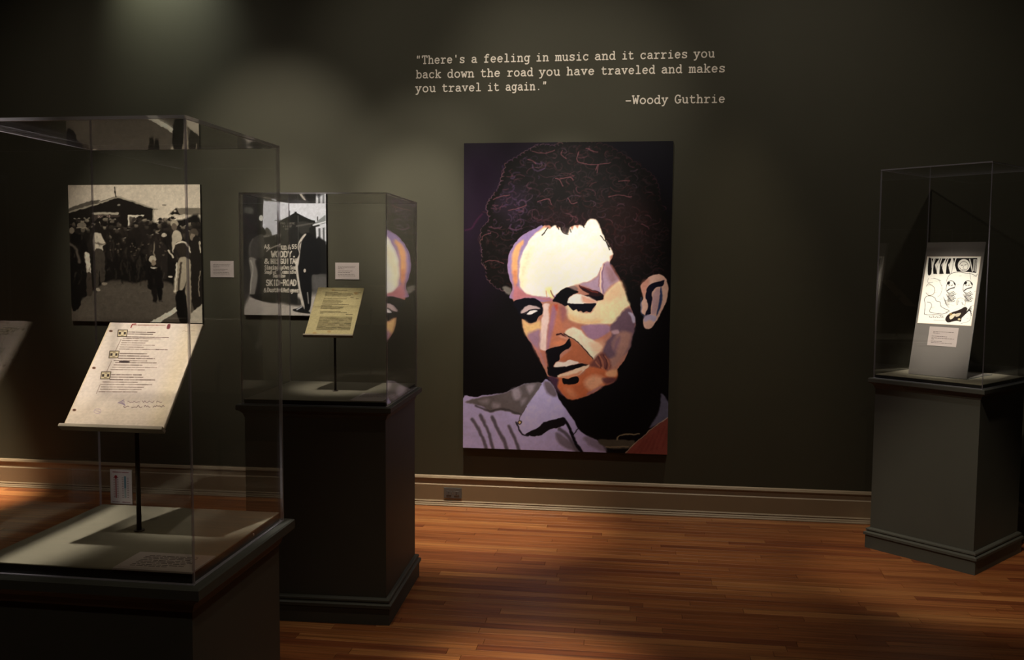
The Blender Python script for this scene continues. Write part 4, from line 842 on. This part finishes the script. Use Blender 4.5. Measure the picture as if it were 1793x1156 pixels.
# the corner case: easel of frosted acrylic
EW, EL, EE, EY = .317, .755, 1.345012, -.731408
ez = empty('acrylic_easel', (0, 0, 0))
tag(ez, 'leaning frosted acrylic easel with a flat foot in the right corner case', 'easel')
ME = Matrix.Translation((1.71921, -.50816, 1.36299)) @ Matrix.Rotation(EY, 4, 'Z') @ Matrix.Rotation(EE-math.pi/2, 4, 'X')
bottom = ME @ Vector((0, 0, -EL/2)); ez.location = (bottom.x, bottom.y, ZD); ez.rotation_euler = (0, 0, EY); bpy.context.view_layer.update()
inv = ez.matrix_world.inverted()
def eas(name, mn, mx, thin, mtx):
    o = box(name, mn, mx, None, ez); o.data.materials.append(M_EASEL); o.data.materials.append(M_EASELEDGE)
    for p in o.data.polygons:
        if abs(p.normal[thin]) < .5: p.material_index = 1
    o.matrix_local = inv @ mtx; return o
eas('back_plate', (-EW/2, 0, -EL/2), (EW/2, .005, EL/2), 1, ME)
eas('foot_plate', (-EW/2, .006, .0003), (EW/2, .335, .0053), 2, ez.matrix_world)
D = Art([(183, 165), (588, 168), (515, 688), (113, 667)], 250, 330, (255, 252, 240))
IK = (16, 12, 12)
def L(pts, w=4, op=.9, col=IK): D.line(pts, w*.8, col, 1.0, op*.92)
D.poly([(195, 180), (205, 178), (215, 185), (218, 290), (190, 300)], IK, 1.5); D.poly([(380, 180), (560, 180), (552, 292), (500, 285), (410, 280)], IK, 1.5, 1, False)
for x in (240, 290, 340): D.poly([(x+10, 182), (x+38, 182), (x+4, 230), (x+22, 298), (x-12, 298), (x-6, 230)], IK, 1.5, 1, False); D.poly([(x-22, 182), (x+2, 182), (x-14, 222)], IK, 1.5, 1, False)
for x in (222, 262, 300, 350, 378): L([(x+26, 180), (x+8, 212), (x, 250), (x-8, 300)], 3, .8)
for x in (225, 268, 318, 362, 392): D.line([(x+12, 180), (x, 230), (x+4, 300)], 8, (255, 252, 240), 1.2, 1)
D.disc((462, 234), 46, 48, (252, 248, 236), 1.2); L(arc(462, 234, 46, 48, 0, 360, 16), 4); L(arc(462, 240, 32, 34, 200, 520, 14), 4)
for a in ((448, 235), (474, 232)): L([(a[0]-6, a[1]), (a[0]+6, a[1]-2)], 5)
L([(462, 238), (456, 254), (464, 258)], 3); L([(450, 268), (474, 264)], 4); D.line([(505, 190), (525, 280)], 9, (252, 248, 236), 1.5, .9); D.poly([(532, 190), (556, 190), (548, 285), (530, 275)], (252, 248, 236), 1.5, .8, False); L([(545, 195), (540, 280)], 6)
L([(345, 320), (370, 295), (420, 285), (470, 292), (520, 300), (552, 318)], 4); L([(345, 320), (335, 350), (350, 380)], 3); L([(505, 290), (512, 340)], 3, .6); L([(552, 318), (560, 300)], 3)
for cx in (365, 490):
    L([(cx-30, 385), (cx-20, 360), (cx+2, 350), (cx+22, 358), (cx+36, 380)], 6); L([(cx-30, 385), (cx-34, 415), (cx-24, 440)], 4, .7); L([(cx+36, 380), (cx+30, 396)], 4, .7)
    D.poly([(cx-28, 366), (cx-12, 356), (cx-4, 366), (cx-18, 380)], IK, 1.2); D.poly([(cx+20, 360), (cx+36, 372), (cx+30, 384)], IK, 1.2)
    for dx in (-10, 8): L([(cx+dx-5, 388), (cx+dx+5, 385)], 5); L([(cx+dx, 376), (cx+dx+4, 380)], 3)
    L([(cx-28, 428), (cx-4, 410), (cx+28, 402)], 9); L([(cx-20, 416), (cx+20, 400)], 3)
    for k in range(8): L([(cx-24+(k % 3)*5, 436+k*10), (cx-2+k*2, 444+k*9), (cx+22+(k % 3)*8, 430+k*10)], 5.5, .9)
    for k in range(6): L([(cx-34+k*3, 450+k*8), (cx-14+k*4, 462+k*8)], 4, .6)
for k in range(70):
    x, y = hr.uniform(185, 540), hr.uniform(310, 640); a0 = hr.uniform(-.6, .6)
    L([(x, y), (x+hr.uniform(8, 26), y+a0*14)], hr.uniform(2, 3.5), hr.uniform(.2, .5), (90, 80, 70))
L([(180, 390), (195, 372), (215, 380), (240, 400), (244, 430), (228, 455), (196, 458), (178, 440)], 5, .8, (90, 72, 40)); L([(238, 330), (262, 338), (290, 350)], 4, .6); L([(196, 330), (190, 360), (230, 360)], 3, .5); L([(276, 345), (300, 400), (290, 450), (268, 470)], 3, .5)
L([(166, 600), (172, 530), (166, 490), (184, 466), (214, 464), (246, 478), (256, 500), (286, 510), (292, 540), (322, 560), (356, 576), (330, 588)], 4.5); L([(188, 510), (214, 516), (222, 540), (206, 580), (240, 592), (300, 600), (340, 590)], 4); L([(166, 600), (200, 606), (260, 604), (310, 616)], 4, .8)
for k in range(8): L([(205+k*14, 616+(k % 2)*6), (212+k*14, 626)], 5, .8)
for k in range(7): L([(310+k*3, 470+k*9), (330+k*2, 500+k*7), (355, 480+k*12)], 3, .6)
L(arc(440, 515, 34, 36, 150, 400, 12), 5, .5, (140, 128, 100)); L([(420, 500), (416, 530)], 5, .7); L([(448, 512), (456, 530)], 5, .7)
D.poly([(326, 640), (340, 610), (372, 588), (410, 575), (440, 562), (470, 546), (488, 560), (470, 600), (446, 630), (440, 655), (412, 650), (380, 655), (345, 662)], (40, 30, 26), 1.5)
D.poly([(356, 620), (378, 600), (400, 598), (392, 620), (366, 640)], (236, 220, 190), 1.5); D.disc((366, 600), 12, 9, (150, 120, 70)); D.disc((428, 638), 10, 8, (206, 190, 150)); D.poly([(400, 600), (440, 590), (430, 612), (405, 620)], (230, 216, 190), 1.5, .9)
for k in range(6): L([(452+k*8, 620-k*8), (480+k*5, 586-k*4), (516, 560+k*14-20)], 6, .9)
L([(240, 645), (330, 650)], 2.5, .5); L([(440, 670), (500, 650), (515, 600)], 3, .5)
D.line([(588, 168), (515, 688), (113, 667), (183, 165), (588, 168)], 7, (236, 206, 176), 2, .7, False)
dd = D.build('ink_drawing', .2930, .3845, None, .9); dd.matrix_world = ME @ Matrix.Translation((-.0016, -.0012, .1040))
tag(dd, 'white ink drawing with black brush figures on the acrylic easel', 'drawing')
cc = caption_card('caption_card', .158, .107, [(.026, -.055, .058), (.018, -.055, -.02), (.0, -.06, .030), (-.010, -.06, .062), (-.016, -.06, -.045), (-.028, -.06, .0), (-.036, -.06, .055)],
                  'pinkish text card stuck on the acrylic easel below the drawing', (0, 0, 0), seed=8, th=.0012)
cc.matrix_world = ME @ Matrix.Translation((.0030, -.0004, -.1563))
# flat labels on the decks, card standing at the back of the nearest deck
lc = caption_card('text_placard', .166, .100, [(.030, -.05, .055), (.022, -.055, .06), (.014, -.055, .05), (.004, -.055, .062), (-.004, -.055, .06), (-.012, -.055, .05), (-.022, -.058, .055), (-.030, -.058, .02)],
                  'flat pinkish text placard lying on the nearest deck before the stand', (-.9205, -4.0818, ZD+.0003), (-math.pi/2, 0, -.01), seed=9, th=.0040)
tag(lc, cat='placard')
lm = caption_card('text_placard', .150, .230, [(.10-.012*k, -.06, .06) for k in range(10)],
                  'flat dark text placard lying on the deck of the middle case', (-1.1450, -1.8550, ZD+.0003), (-math.pi/2, 0, .03), seed=10, th=.0030)
lm.location.z = ZD+.0003; tag(lm, cat='placard')
Z = Art([(0, 0), (38, 0), (38, 56), (0, 56)], 96, 140, (232, 222, 230)); Z.rs = None; zr = random.Random(12)
Z.words(5, 33, 4, 2, (150, 60, 80), zr, 0, .8)
Z.line([(10, 11), (10, 46)], 1.6, (150, 40, 50), .6); Z.disc((10, 12), 2.6, 2.8, (150, 20, 36), .6); Z.poly([(24.5, 10), (28, 10), (28, 30), (24.5, 30)], (96, 140, 168), .6, 1, False); Z.poly([(24.5, 30), (28, 30), (28, 46), (24.5, 46)], (176, 190, 200), .6, 1, False)
for k in range(12):
    for x in (7, 13, 22, 31): Z.line([(x-1, 13+k*2.9), (x+1.2, 13+k*2.9)], .9, (110, 80, 96), .5, .8, False)
Z.words(3, 15, 53, 1.6, (120, 60, 80), zr, 0, .8); Z.words(21, 34, 53, 1.6, (120, 60, 80), zr, 0, .8)
tc = empty('climate_card', (-1.2532, -3.6830, ZD), -.05); tag(tc, 'small white thermometer and humidity card standing behind the rod in the nearest case', 'card')
b = box('card_back', (-.030, 0, 0), (.030, .002, .088), M_CARD, tc)
f = Z.build('printed_scale', .059, .086, tc, 1.0); f.location = (0, -.0004, .044)
